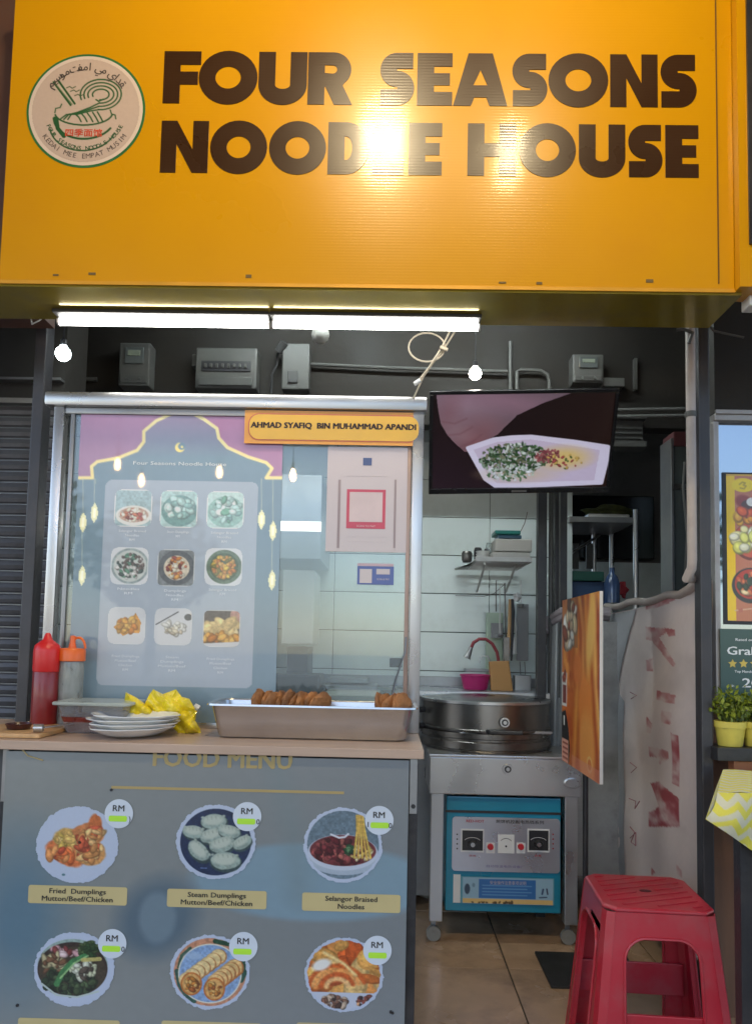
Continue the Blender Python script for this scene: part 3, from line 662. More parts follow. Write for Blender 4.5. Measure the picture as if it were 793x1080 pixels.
cv.blobs(1.2, .66, .14, .07, [(128, 70, 76), (150, 90, 90), (116, 56, 64)], 90, .006, .012, 2, 7, .85, 1.1)
cv.blobs(1.35, .72, .2, .08, [(80, 95, 50), (150, 70, 70), (190, 160, 90)], 26, .006, .014, 2, 8)
sw, shh = w-2*bz, h-2*bz-.008
O = TVM @ Vector((-sw/2, -.004, h/2-bz)); cv.emit('screen', vmat('tv_screen', .25, .3, .15, .30), tv, O, rt*sw, upv*shh, .68)

# ================================================================== GLASS SCREEN ON THE COUNTER
CT = .955                                   # counter top
GY = 2.36
fx0 = onY(57, 600, GY).x; fx0 = onY(60, 430, GY).x; fx1 = onY(446, 500, GY).x
ztp = onY(250, 418, GY).z; zbt = onY(250, 433, GY).z
gs = thing('glass_screen', 'stainless framed glass food screen standing on the counter', 'glass screen', ((fx0+fx1)/2, GY, CT))
MB().box((fx0-.03, GY-.03, zbt), (fx1+.01, GY+.03, ztp), .012).build('top_rail', steel, gs, True)
MB().box((fx0, GY-.018, CT), (fx0+.034, GY+.02, zbt), .005).build('post', steel, gs, True)
MB().box((fx0+.052, GY-.008, CT+.03), (fx0+.066, GY+.012, zbt), .003).build('inner_bar', steelh, gs, True)
MB().box((fx1-.036, GY-.018, CT), (fx1, GY+.02, zbt), .005).build('post', steel, gs, True)
MB().box((fx1-.052, GY-.006, CT+.03), (fx1-.038, GY+.012, zbt), .003).build('inner_bar', mat('copper_edge', (.36, .26, .22), .4, .5), gs, True)
MB().box((fx0+.034, GY-.012, CT), (fx1-.036, GY+.016, CT+.018), .003).build('bottom_rail', steel, gs, True)
MB().box((fx0+.034, GY-.012, zbt-.022), (fx1-.036, GY+.016, zbt-.001), .003).build('upper_rail', steelh, gs, True)
glass = glassmat('screen_glass', .10, (.42, .56, .62))
MB().box((fx0+.066, GY-.002, CT+.018), (fx1-.052, GY+.004, zbt-.022)).build('glass_pane', glass, gs)

# the menu poster behind the glass's front: painted print with gold arch
PY = GY-.0045
a = onY(84, 436, PY); b = onY(299, 436, PY); bot = onY(190, 762, PY).z
PX0, PX1, PT = onY(80, 560, PY).x, onY(296, 560, PY).x, a.z
mp_ = thing('menu_poster', 'pale grey menu poster with gold arch and nine dish pictures on the glass', 'poster', ((PX0+PX1)/2, PY, bot))
def pxy(px, py):    # photo pixel -> poster units (0..A, 0..1)
    q = onY(px, py, PY); return ((q.x-PX0)/(PT-bot), (PT-q.z)/(PT-bot))
cv = Cv(240, 350, (104, 128, 140)); A = (PX1-PX0)/(PT-bot); cv.X = cv.X/cv.A*A; cv.A = A
n1 = cv.noise(3)
arch = [(84, 504), (98, 504), (97, 492), (103, 487), (125, 483), (145, 475), (152, 466), (152, 455), (165, 444), (182, 436)]
archr = [(300, 504), (281, 504), (287, 494), (281, 488), (262, 482), (240, 472), (231, 462), (229, 452), (215, 442), (203, 436)]
P_ = lambda pts: [pxy(*q) for q in pts]
cv.poly([(0, -.01)]+[(0, pxy(84, 500)[1])]+P_(arch)+[pxy(182, 430)], (150, 112, 142))
cv.poly([(A, -.01), (A, pxy(300, 500)[1])]+P_(archr)+[pxy(203, 430)], (158, 108, 140))
cv.put(.5*np.clip(1-(cv.Y*7), 0, 1), (165, 95, 125)); cv.put(.25*n1, (150, 150, 175))
for q in (arch, archr): cv.line(P_(q), .0055, (222, 205, 140))
i0 = pxy(112, 506); i1 = pxy(266, 726)
pan = [(x, y) for x, y in rrect(i0[0], i0[1], i1[0], i1[1], .022)]
cv.poly([(x, y) for x, y in pan], (150, 160, 172)); cv.put(0, (0, 0, 0))
cm = pxy(190, 472); cv.ell(*cm, .016, .016, (225, 205, 120)); cv.ell(cm[0]+.006, cm[1]-.004, .012, .012, (104, 128, 140)); cv.ell(cm[0]+.007, cm[1]-.002, .004, .004, (225, 205, 120))
for (px, y0, y1) in ((88, 505, 540), (100, 505, 532), (87, 560, 597), (276, 505, 540), (288, 505, 552), (287, 560, 604), (101, 505, 510)):
    cv.line([pxy(px, y0), pxy(px, y1)], .001, (200, 200, 170), .6)
for (px, py) in ((88, 551), (100, 541), (87, 607), (276, 548), (288, 560), (287, 612)):
    x, y = pxy(px, py)
    cv.poly([(x-.009, y-.018), (x, y-.034), (x+.009, y-.018), (x+.012, y), (x+.009, y+.018), (x, y+.034), (x-.009, y+.018), (x-.012, y)], (225, 222, 175)); cv.line([(x, y-.012), (x, y+.012)], .004, (250, 245, 215))
cv.emit('sheet', vmat('poster_sheet', .3, .8, .03), mp_, (PX0, PY-.0006, PT), (PX1-PX0, 0, 0), (0, 0, PT-bot), 1.2)
white = mat('print_white', (.75, .78, .8), .4, 0, .02)
def pp(px, py, dy=.0015): q = onY(px, py, PY); return Vector((q.x, PY-dy, q.z))
text('Four Seasons Noodle House', pp(190, 489), .0115, white, mp_, width=(onY(238, 489, PY).x-onY(140, 489, PY).x))
ORANGE = [(222, 150, 60), (235, 172, 80), (205, 120, 40)]; GREEN = [(50, 95, 60), (90, 130, 90), (35, 70, 45)]; CREAMC = [(215, 205, 180), (235, 228, 210)]; MEAT = [(150, 60, 50), (110, 40, 35), (175, 90, 60)]
TEAL = [(110, 150, 145), (150, 185, 178), (180, 205, 200)]
pics = [(141, 536), (189, 537), (238, 538), (137, 597), (186, 599), (236, 598), (134, 660), (183, 661), (234, 663)]
for i, (px, py) in enumerate(pics):
    c2 = Cv(56, 58, (226, 228, 232), seed=i)
    if i == 0: c2.c[:] = (135, 160, 165); c2.ell(.5, .7, .46, .27, (215, 210, 200)); c2.ell(.5, .68, .38, .2, (170, 130, 110)); c2.blobs(.5, .68, .33, .15, MEAT+CREAMC, 60, .02, .05, 2, 1)
    if i == 1: c2.c[:] = (150, 180, 178); c2.ell(.5, .55, .46, .42, (85, 125, 122)); c2.blobs(.5, .5, .33, .28, TEAL, 30, .05, .11, 1.6, 2)
    if i == 2: c2.c[:] = (170, 195, 190); c2.ell(.5, .55, .47, .42, (120, 160, 150)); c2.blobs(.5, .5, .36, .3, TEAL+[(205, 220, 210), (80, 130, 105)], 40, .05, .1, 2, 3)
    if i == 3: c2.ell(.5, .5, .48, .48, (150, 165, 165)); c2.ell(.5, .5, .42, .42, (205, 210, 205)); c2.blobs(.5, .5, .34, .34, [(225, 220, 215), (60, 75, 70), (100, 85, 80), (90, 135, 110)], 90, .02, .05, 2, 4)
    if i == 4: c2.c[:] = (120, 125, 128); c2.ell(.5, .5, .47, .47, (85, 88, 92)); c2.ell(.5, .5, .33, .33, (220, 205, 180)); c2.blobs(.5, .5, .26, .26, ORANGE+MEAT+CREAMC, 60, .02, .06, 1.6, 5)
    if i == 5: c2.ell(.5, .5, .46, .46, (95, 115, 92)); c2.ell(.5, .5, .37, .37, (70, 90, 60)); c2.blobs(.5, .5, .28, .28, ORANGE+[(230, 180, 60), (120, 110, 40)], 90, .03, .06, 1.6, 6)
    if i == 6: c2.poly([(.15, .55), (.35, .3), (.55, .35), (.7, .15), (.85, .4), (.82, .7), (.6, .68), (.4, .78)], (225, 155, 60)); c2.blobs(.5, .5, .26, .18, ORANGE, 26, .04, .09, 2, 7)
    if i == 7: c2.line([(.04, .45), (.6, .1)], .014, (60, 60, 65)); c2.ell(.86, .24, .1, .09, (80, 82, 86)); c2.blobs(.5, .55, .28, .16, [(232, 225, 205), (215, 200, 175), (240, 238, 230)], 22, .04, .08, 2, 8)
    if i == 8: c2.c[:] = (95, 85, 80); c2.ell(.85, .15, .16, .2, (200, 150, 135)); c2.blobs(.45, .5, .45, .2, [(238, 205, 140), (245, 222, 170)], 14, .1, .18, 2.4, 9, .85, 1.1); c2.blobs(.5, .75, .45, .12, ORANGE, 30, .05, .1, 2, 10); c2.line([(0, .97), (1, .9)], .06, (225, 225, 228))
    ins = np.zeros(c2.X.shape, bool); c2.X = c2.X/c2.A; c2.A = 1
    rr = rrect(.0, .0, 1, 1, .16); tmp = c2.poly(rr, (0, 0, 0), 0); c2.mask = tmp | (np.minimum(np.minimum(c2.X, 1-c2.X)+np.minimum(c2.Y, 1-c2.Y), 1) > .16)
    edge = (np.minimum(np.minimum(c2.X, 1-c2.X), np.minimum(c2.Y, 1-c2.Y)) < .035); c2.put(edge*.8, (232, 236, 238))
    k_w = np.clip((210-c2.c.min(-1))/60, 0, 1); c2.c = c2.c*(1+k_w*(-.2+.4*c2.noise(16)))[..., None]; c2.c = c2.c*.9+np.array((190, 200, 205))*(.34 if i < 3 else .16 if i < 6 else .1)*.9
    c2.c = np.clip(c2.c, 0, 245)
    a = pp(px-19, py-20, .0012); b = pp(px+19, py+20, .0012)
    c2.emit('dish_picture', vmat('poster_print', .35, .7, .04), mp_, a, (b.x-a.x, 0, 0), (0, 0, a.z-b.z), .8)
caps = ['Selangor Braised\nNoodles\nRM', 'Steam Dumplings\nRM', 'Selangor Braised\nNoodles\nRM', 'Noodles\nRM', 'Dumplings\nNoodles\nRM', 'Selangor Braised\nRM', 'Fried Dumplings\nMutton/Beef\nChicken\nRM', 'Steam\nDumplings\nMutton/Beef\nRM', 'Fried Dumplings\nMutton/Beef\nChicken\nRM']
for (px, py), s in zip(pics, caps):
    text(s, pp(px-1, py+(24 if py < 640 else 32)), .0075, white, mp_, width=.088 if '/' in s or 'Selangor' in s else .07, lines=1.9)

# yellow name banner across the top right of the glass
a = onY(259, 433, PY-.006); b = onY(445, 471, PY-.006); y = PY-.012
nb = thing('name_banner', 'small yellow name banner with orange rim across the top of the screen', 'banner', ((a.x+b.x)/2, y, b.z))
MB().box((a.x, y, b.z), (b.x, y+.002, a.z)).build('sheet', mat('banner_orange', (.80, .33, .03), .4, 0, .06, coat=.4), nb)
w, h = b.x-a.x, a.z-b.z
shape('panel', [rrect(.012, .010, w-.008, h-.010, .035)], (a.x, y-.0008, b.z), mat('banner_rim', (.62, .16, .07), .4), nb)
shape('panel', [rrect(.016, .014, w-.012, h-.014, .031)], (a.x, y-.0016, b.z), mat('banner_yellow', (.86, .46, .03), .4, 0, .06, coat=.4), nb)
text('AHMAD SYAFIQ  BIN MUHAMMAD APANDI', ((a.x+b.x)/2, y-.0024, (a.z+b.z)/2+.006), .018, mat('ink_dark', (.03, .012, .006), .5), nb, width=w*.93, bold=.03)

# pinkish payment poster
y = PY-.002; a = onY(346, 471, y); b = onY(428, 583, y)
qp = thing('payment_poster', 'pinkish white payment poster with a red square frame on the glass', 'poster', ((a.x+b.x)/2, y, b.z))
MB().box((a.x, y-.0008, b.z), (b.x, y, a.z)).build('sheet', mat('pink_paper', (.50, .43, .44), .4, 0, .05, 2, coat=.6, croug=.05), qp)
red = mat('frame_red', (.50, .07, .12), .4); W2 = mat('paper_pale', (.58, .47, .49), .4)
def pbox(nm, px0, py0, px1, py1, m, par, yy, k): p0 = onY(px0, py0, yy); p1 = onY(px1, py1, yy); return MB().box((p0.x, yy-k, p1.z), (p1.x, yy-k+.0005, p0.z)).build(nm, m, par)
pbox('red_frame', 366, 516, 406, 558, red, qp, y, .0018); pbox('frame_field', 369, 519, 403, 551, W2, qp, y, .0026)
pbox('logo', 383, 483, 392, 491, mat('logo_blue', (.06, .09, .22), .4), qp, y, .0018)
text('SCAN TO PAY', (onY(386, 555, y).x, y-.0032, onY(386, 555, y).z), .006, W2, qp, width=.06)
for yy_ in (502, 566, 571): pbox('print_line', 366, yy_, 408, yy_+.8, mat('line_grey', (.3, .24, .26), .5), qp, y, .0018)
pbox('border', 357, 506, 357.8, 578, mat('line_grey'), qp, y, .0018); pbox('border', 416, 506, 416.8, 578, mat('line_grey'), qp, y, .0018)
y = PY-.002; c0 = onY(396, 606, y)
bs = thing('blue_sticker', 'small blue and white payment sticker below the pinkish poster', 'sticker', (c0.x, y, c0.z))
pbox('sheet', 377, 597, 415, 617, mat('sticker_blue', (.05, .08, .30), .35, coat=.4), bs, y, .0006)
pbox('header', 377, 594, 415, 597.5, mat('sticker_pink', (.5, .36, .42), .4), bs, y, .0012)
pbox('white_field', 379.5, 600, 392, 615, mat('pink_paper'), bs, y, .0014); pbox('label_field', 397, 600, 411, 606, mat('pink_paper'), bs, y, .0014)
text('SCAN & PAY', (onY(404, 611, y).x, y-.0016, onY(404, 611, y).z), .006, mat('pink_paper'), bs, width=.04)

# ================================================================== COUNTER
cx1 = onY(447, 792, 1.98).x; cx0 = -1.35
ct = thing('food_counter', 'food counter with a pale wooden top on dark steel legs', 'counter', (-.5, 2.2, 0))
wood = mat('pale_laminate', (.46, .33, .25), .35, 0, .18, 3, .03, 60, stretch=(1, 9, 9), dirt=.2, dcol=(.3, .2, .14), ds=5)
MB().box((cx0, 1.98, CT-.024), (cx1, 2.5, CT), .002).build('worktop', wood, ct)
px_ = onY(434, 900, 2.0).x
MB().box((px_-.012, 2.004, -.006), (px_+.014, 2.04, CT-.024), .003).build('leg', blackm, ct)
MB().box((px_-.012, 2.44, -.006), (px_+.014, 2.476, CT-.024), .003).build('leg', blackm, ct)
xL = onY(6, 820, 2.03).x
MB().box((xL-.012, 2.03, -.006), (xL+.012, 2.06, CT-.024), .003).build('leg', blackm, ct)
MB().box((px_-.008, 1.997, CT-.17), (px_+.012, 2.0035, CT-.026), .001).build('bracket', steelh, ct)
MB().rod((px_+.002, 1.994, CT-.15), (px_+.002, 1.999, CT-.15), .006, n=8).build('screw', blackm, ct)
MB().box((xL-.006, 2.022, CT-.17), (xL+.010, 2.0295, CT-.03), .001).build('bracket', steelh, ct)
MB().box((xL-.2, 2.03, CT-.10), (xL-.014, 2.035, CT-.085), .001, Matrix.Rotation(R(40), 4, 'Y')).build('brace', steelh, ct)
MB().box((cx0+.1, 2.045, .1), (px_-.014, 2.06, CT-.03)).build('front_board', mat('board_dark', (.07, .07, .07), .6), ct)
MB().box((cx0+.1, 2.06, .3), (px_-.014, 2.44, .32)).build('shelf', mat('board_dark'), ct)
# food menu banner hung on the front of the counter
BY = 1.995
bx1 = onY(429, 940, BY).x; bx0 = onY(-2, 960, BY).x; bz1 = CT-.03; bz0 = .08
fm = thing('food_menu_banner', 'grey blue food menu banner with six round dish photos on the counter front', 'banner', ((bx0+bx1)/2, BY, bz0))
cv = Cv(200, 190, (129, 134, 133)); cv.X = cv.X/cv.A*(bx1-bx0); cv.Y = cv.Y*(bz1-bz0); cv.px = .006; cv.A = bx1-bx0
def bp(px, py): q = onY(px, py, BY); return (q.x-bx0, bz1-q.z)
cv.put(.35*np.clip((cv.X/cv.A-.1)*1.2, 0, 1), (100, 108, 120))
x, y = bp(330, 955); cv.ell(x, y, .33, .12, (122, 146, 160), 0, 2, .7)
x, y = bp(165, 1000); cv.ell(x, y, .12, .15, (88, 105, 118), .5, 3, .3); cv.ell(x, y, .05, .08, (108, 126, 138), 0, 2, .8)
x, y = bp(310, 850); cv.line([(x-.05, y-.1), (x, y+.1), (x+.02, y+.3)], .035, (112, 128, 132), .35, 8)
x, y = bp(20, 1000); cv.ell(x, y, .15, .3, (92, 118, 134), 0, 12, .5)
bm_m = vmat('banner_vinyl', .33, .5, .12)
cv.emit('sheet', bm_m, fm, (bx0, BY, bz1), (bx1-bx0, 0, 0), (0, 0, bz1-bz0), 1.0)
MB().box((bx0, BY+.002, bz0), (bx1, BY+.006, bz1)).build('backing', mat('board_dark'), fm)
gold = mat('gold_print', (.40, .30, .12), .4, 0, .08); darkt = mat('print_dark', (.03, .028, .025), .5)
def bpt(px, py, k=.001): q = onY(px, py, BY); return Vector((q.x, BY-k, q.z))
hd = text('FOOD MENU', bpt(235, 800), .046, gold, fm, width=onY(308, 803, BY).x-onY(161, 803, BY).x, bold=.02, name='heading')
a, b = bpt(118, 830), bpt(363, 830); MB().box((a.x, BY-.0012, a.z-.004), (b.x, BY-.0006, a.z+.003)).build('rule', gold, fm)
# corner flourish
MB().tube([bpt(22, 788), bpt(30, 797), bpt(40, 800), bpt(46, 802)], .002).build('flourish', gold, fm)
bd = mat('badge_pale', (.58, .64, .72), .4, 0, .03); lime = mat('price_lime', (.44, .78, .05), .4, 0, .05)
dishes = [(82, 891, 43, 126, 858, 'Fried  Dumplings\nMutton/Beef/Chicken', (31, 933, 134, 955)), (228, 888, 42, 261, 861, 'Steam Dumplings\nMutton/Beef/Chicken', (177, 937, 281, 959)),
          (362, 891, 42, 400, 865, 'Selangor Braised\nNoodles', (319, 941, 422, 963)), (79, 1022, 42, 119, 995, '', (20, 1073, 126, 1096)), (222, 1025, 42, 257, 998, '', (171, 1076, 275, 1098)),
          (363, 1028, 42, 398, 1002, '', (313, 1078, 416, 1100))]
for i, (px, py, pr, qx, qy, s, (lx0, ly0, lx1, ly1)) in enumerate(dishes):
    n = 140; c2 = Cv(n, n, (190, 202, 224), seed=i+3); X, Y = c2.X-.5, c2.Y-.5; c2.X = c2.X  # unit square, dish circle radius .5
    if i == 0:
        for e in ((.42, .45, .2, .15, (200, 160, 90), .2), (.62, .38, .16, .2, (205, 130, 80), 1.2), (.35, .62, .24, .12, (214, 120, 70), .5), (.66, .6, .18, .16, (205, 150, 90), .1), (.7, .25, .08, .14, (200, 110, 60), 0)): c2.ell(*e[:4], e[4], e[5], 3, 1, .25)
        c2.blobs(.40, .44, .15, .12, [(190, 160, 80), (215, 175, 100), (225, 190, 120)], 26, .02, .05, 2, 11, .75); c2.blobs(.38, .63, .2, .08, [(215, 110, 60), (225, 150, 90), (205, 90, 60)], 26, .02, .05, 2.5, 12, .75)
        c2.blobs(.66, .48, .14, .2, [(215, 150, 90), (195, 90, 60), (225, 180, 120)], 44, .02, .05, 2.6, 13, .7); c2.ell(.53, .47, .02, .02, (70, 40, 20))
        c2.ell(.36, .88, .02, .015, (90, 130, 140))
    if i == 1:
        c2.ell(.5, .5, .43, .43, (38, 52, 84)); c2.blobs(.5, .5, .2, .2, [(30, 42, 70)], 6, .05, .1, 2, 3)
        for (x, y, r, ro) in ((.47, .24, .13, -.1), (.23, .38, .11, .1), (.45, .42, .12, -.3), (.66, .36, .11, .2), (.58, .53, .13, -.35), (.82, .5, .1, -.6), (.3, .62, .13, .8), (.62, .74, .15, 0)):
            r *= 1.2; c2.ell(x+.01, y+.02, r*1.08, r*.72, (60, 78, 80), ro, 1.5); c2.ell(x, y, r, r*.62, (150, 168, 160), ro, 1.5, 1, .2); c2.ell(x-.01, y-.02, r*.8, r*.4, (190, 200, 188), ro, 4, 1)
            for k in range(6):
                t = -.85+.33*k; xx, yy = x+r*t*math.cos(ro)+r*.42*math.sin(ro), y+r*t*math.sin(ro)-r*.42*math.cos(ro); c2.ell(xx, yy, .018, .014, (178, 190, 178), ro, 2); c2.line([(xx+.008, yy), (xx+.012, yy+.03)], .003, (128, 142, 130), .6, 3)
        c2.line([(.33, .84), (.4, .84)], .006, (120, 140, 190), .7)
    if i == 2:
        c2.ell(.5, .5, .44, .44, (104, 124, 138)); c2.ell(.5, .72, .40, .17, (172, 186, 202)); c2.ell(.5, .6, .43, .23, (196, 206, 222)); c2.ell(.5, .575, .405, .2, (110, 50, 55))
        c2.blobs(.48, .58, .34, .15, [(120, 50, 55), (90, 30, 38), (150, 75, 75), (70, 28, 32), (175, 100, 90)], 120, .015, .04, 2, 21); c2.blobs(.74, .6, .13, .1, [(205, 180, 110), (215, 200, 160)], 20, .01, .025, 3, 22)
        c2.blobs(.57, .56, .05, .07, GREEN, 14, .015, .03, 2, 23)
        for k in range(5): c2.line([(.66+.018*k, .12), (.67+.022*k, .3), (.64+.05*k, .66)], .013, (222, 190-8*(k % 2), 92)); 
        for k in range(5): c2.line([(.653+.018*k, .12), (.66+.022*k, .3), (.63+.05*k, .66)], .0035, (170, 130, 60), .8)
        c2.line([(.35, .37), (.45, .41), (.52, .40), (.56, .36)], .012, (220, 225, 235))
    if i == 3:
        c2.ell(.48, .46, .42, .35, (150, 172, 165)); c2.ell(.48, .5, .42, .35, (60, 50, 45)); c2.ell(.48, .53, .40, .32, (70, 62, 50))
        c2.blobs(.42, .28, .22, .06, [(205, 160, 165), (220, 190, 190), (120, 60, 60)], 22, .02, .04, 2, 31); c2.blobs(.45, .66, .32, .16, [(45, 62, 45), (70, 88, 60), (30, 42, 30)], 110, .02, .045, 2, 32)
        c2.blobs(.25, .45, .12, .12, [(110, 80, 60), (190, 180, 140)], 24, .015, .035, 3, 33); c2.blobs(.6, .5, .16, .12, [(205, 210, 190), (185, 190, 160), (90, 80, 70)], 44, .015, .04, 2, 34); c2.blobs(.68, .26, .14, .12, [(45, 70, 45), (75, 95, 60)], 40, .015, .035, 2, 35)
        c2.line([(.3, .7), (.36, .55), (.48, .4), (.62, .33)], .035, (70, 130, 80)); c2.line([(.34, .62), (.5, .42), (.66, .32)], .01, (150, 190, 130)); c2.line([(.6, .38), (.8, .36)], .025, (190, 180, 110)); c2.line([(.12, .7), (.3, .84), (.55, .86), (.8, .78)], .012, (190, 205, 200), .9)
    if i == 4:
        c2.ell(.5, .5, .44, .44, (196, 140, 110)); c2.line([(.1, .5), (.14, .68), (.22, .8), (.32, .88)], .03, (50, 90, 80)); c2.line([(.12, .45), (.15, .3), (.25, .2)], .02, (60, 90, 75)); c2.line([(.55, .1), (.75, .14)], .03, (45, 80, 62)); c2.line([(.9, .35), (.92, .5), (.88, .6)], .03, (45, 85, 72))
        c2.ell(.5, .52, .385, .385, (225, 225, 210)); c2.ell(.5, .52, .37, .37, (135, 165, 205)); c2.ell(.3, .3, .1, .05, (160, 185, 215), 0, 6)
        for k in range(7): c2.ell(.6-.062*k, .3+.052*k, .1, .1, (176, 120, 70), 0, 1.5); c2.ell(.592-.062*k, .296+.052*k, .09, .092, (230, 205, 150), 0, 2)
        for k in range(6): c2.ell(.8-.045*k, .44+.04*k, .11, .115, (176, 110, 60), 0, 1.5); c2.ell(.79-.045*k, .435+.04*k, .10, .105, (226, 190, 130), 0, 2)
        for (x, y) in ((.28, .66), (.56, .72)):
            c2.ell(x, y, .13, .15, (190, 110, 50), 0, 1.5); c2.ell(x, y, .11, .13, (214, 165, 100), 0, 2); c2.blobs(x, y, .07, .09, [(190, 125, 55), (225, 180, 110), (160, 90, 45)], 26, .012, .03, 2, int(x*99))
    if i == 5:
        c2.c[:] = (222, 150, 80); c2.blobs(.5, .4, .5, .4, [(232, 170, 90), (240, 200, 130), (215, 120, 55), (205, 95, 45)], 34, .06, .15, 3, 51, .82, 1.12)
        for k, (w_, col) in enumerate(((.34, (205, 100, 45)), (.27, (235, 160, 90)), (.2, (200, 95, 45)), (.13, (240, 190, 130)))): c2.line(arcp(.42, .66, w_, w_*.8, 180, 345), .03, col, .9, 4)
        c2.ell(.22, .38, .12, .07, (240, 238, 232), -.4, 5); c2.line([(.25, .22), (.5, .36), (.64, .5)], .02, (244, 215, 150), .9, 4)
        c2.poly([(0, .73), (1, .73), (1, 1), (0, 1)], (196, 204, 222)); c2.blobs(.4, .85, .16, .08, [(120, 85, 70), (70, 50, 45), (190, 170, 150)], 44, .015, .035, 2, 52); c2.blobs(.78, .84, .12, .07, [(130, 70, 60), (60, 45, 50), (200, 150, 110)], 30, .015, .03, 2, 53)
    c2.X, c2.Y = np.meshgrid(np.linspace(0, 1, n), np.linspace(0, 1, n))
    k_w = np.clip((200-c2.c.min(-1))/60, 0, 1)*np.clip((np.abs(c2.c-np.array((190, 202, 224))).sum(-1)-40)/60, 0, 1); c2.c = c2.c*(1+k_w*(-.2+.42*c2.noise(34)))[..., None]
    rr_ = np.hypot(X, Y); th_ = np.arctan2(Y, X); rs = np.random.RandomState(i+9); tt = rs.rand(90); wob = np.interp((th_/(2*np.pi)+.5)*89, np.arange(90), tt)
    inner = .435+.02*np.interp((th_/(2*np.pi)+.5)*89, np.arange(90), rs.rand(90))
    c2.put((rr_ > inner)*1.0, (190, 202, 224)); c2.put((rr_ > .49)*.25, (150, 165, 190))
    c2.mask = rr_ < .475+.022*wob
    a, b = bpt(px-pr, py-pr, .0015), bpt(px+pr, py+pr, .0015)
    dp = c2.emit('dish_photo', vmat('banner_print', .35, .5, .12), fm, a, (b.x-a.x, 0, 0), (0, 0, a.z-b.z), .85)
    c0 = bpt(qx, qy, .0022); rb = (onY(qx+15, qy, BY).x-c0.x)
    bg = shape('price_badge', [circ(0, 0, rb, 40)], c0, bd, fm)
    text('RM', c0+Vector((-.001, -.0006, rb*.38)), rb*.42, darkt, bg, width=rb*.82, bold=.01)
    lw = rb*.64; ox = {2: .28, 5: .22}.get(i, 0)*rb
    shape('price_marker', [rrect(-lw, -rb*.2, lw, rb*.2, rb*.12)], c0+Vector((ox*.3-.002, -.0007, -rb*.34)), lime, bg)
    if i in (0, 1, 2, 3): text('0' if i else ')', c0+Vector((rb*.78, -.0004, -rb*.34)), rb*.36, darkt, bg, bold=.01)
    if i == 2: text('1', c0+Vector((-rb*.78, -.0004, -rb*.3)), rb*.36, darkt, bg, bold=.01)
    a, b = bpt(lx0, ly0), bpt(lx1, ly1); w_, h_ = b.x-a.x, a.z-b.z
    lp = shape('name_plate', [rrect(0, 0, w_, h_, .006)], (a.x, BY-.0012, b.z), mat('plate_gold', (.52, .43, .21), .4, 0, .06), fm)
    if s: text(s, ((a.x+b.x)/2, BY-.0022, a.z-h_*(.28 if i != 4 else .35)), h_*.27, darkt, lp, width=w_*(.72 if 'Mutton' in s else .53 if i == 2 else .3), lines=1.55, bold=.012)
for (px, py) in ((19, 1060), (412, 1067), (414, 1068), (118, 833)):
    q = bpt(px, py); MB().rod((q.x, BY-.003, q.z), (q.x, BY-.0005, q.z), .004, n=8).build('eyelet', blackm, fm)

# ================================================================== ON THE COUNTER
def top(px, py, z=CT): return onZ(px, py, z)
# steel food pan
p0 = onY(215, 760, 2.10); p1 = onY(441, 760, 2.10); tx0, tx1 = p0.x, p1.x; ty0, ty1 = 2.10, 2.32; th_ = .098
tr = thing('food_pan', 'deep stainless steel food pan holding two bundles of fritters', 'food pan', ((tx0+tx1)/2, 2.2, CT))
def rring(x0, y0, x1, y1, r, z): return [(x, y, z) for x, y in rrect(x0, y0, x1, y1, r, 6)]
def loft(mb, rings, cap0=True, cap1=False):
    V = [[mb.bm.verts.new(mb.m @ Vector(p)) for p in r] for r in rings]
    for A, B in zip(V, V[1:]):
        for k in range(len(A)): mb.bm.faces.new((A[k], A[(k+1) % len(A)], B[(k+1) % len(A)], B[k]))
    if cap0: mb.bm.faces.new(V[0][::-1])
    if cap1: mb.bm.faces.new(V[-1])
    return mb
tp = .018
rr = [rring(tx0+.012+tp*(1-k/4)+e, ty0+.012+tp*(1-k/4)+e, tx1-.012-tp*(1-k/4)-e, ty1-.012-tp*(1-k/4)-e, .03, CT+.001+z) for k, e, z in ((0, .012, 0), (0, .003, .003), (0.2, 0, .012), (2, 0, .05), (4, 0, th_-.004), (4, -.002, th_))]
rr += [rring(tx0, ty0, tx1, ty1, .036, CT+th_+.001), rring(tx0-.001, ty0-.001, tx1+.001, ty1+.001, .037, CT+th_-.004), rring(tx0+.002, ty0+.002, tx1-.002, ty1-.002, .035, CT+th_-.003)]
rr += [rring(tx0+.014, ty0+.014, tx1-.014, ty1-.014, .028, CT+th_-.002), rring(tx0+.032, ty0+.032, tx1-.032, ty1-.032, .025, CT+.006)]
pan_m = mat('pan_steel', (.52, .51, .50), .22, .88, .08, 9, .04, 25, dirt=.15, dcol=(.3, .27, .24))
loft(MB(), rr, True, True).build('pan', pan_m, tr, True)
fr_m = mat('fritter_crust', (.30, .125, .04), .6, 0, .6, 22, .6, 90, dirt=.6, dcol=(.14, .05, .015), ds=30)
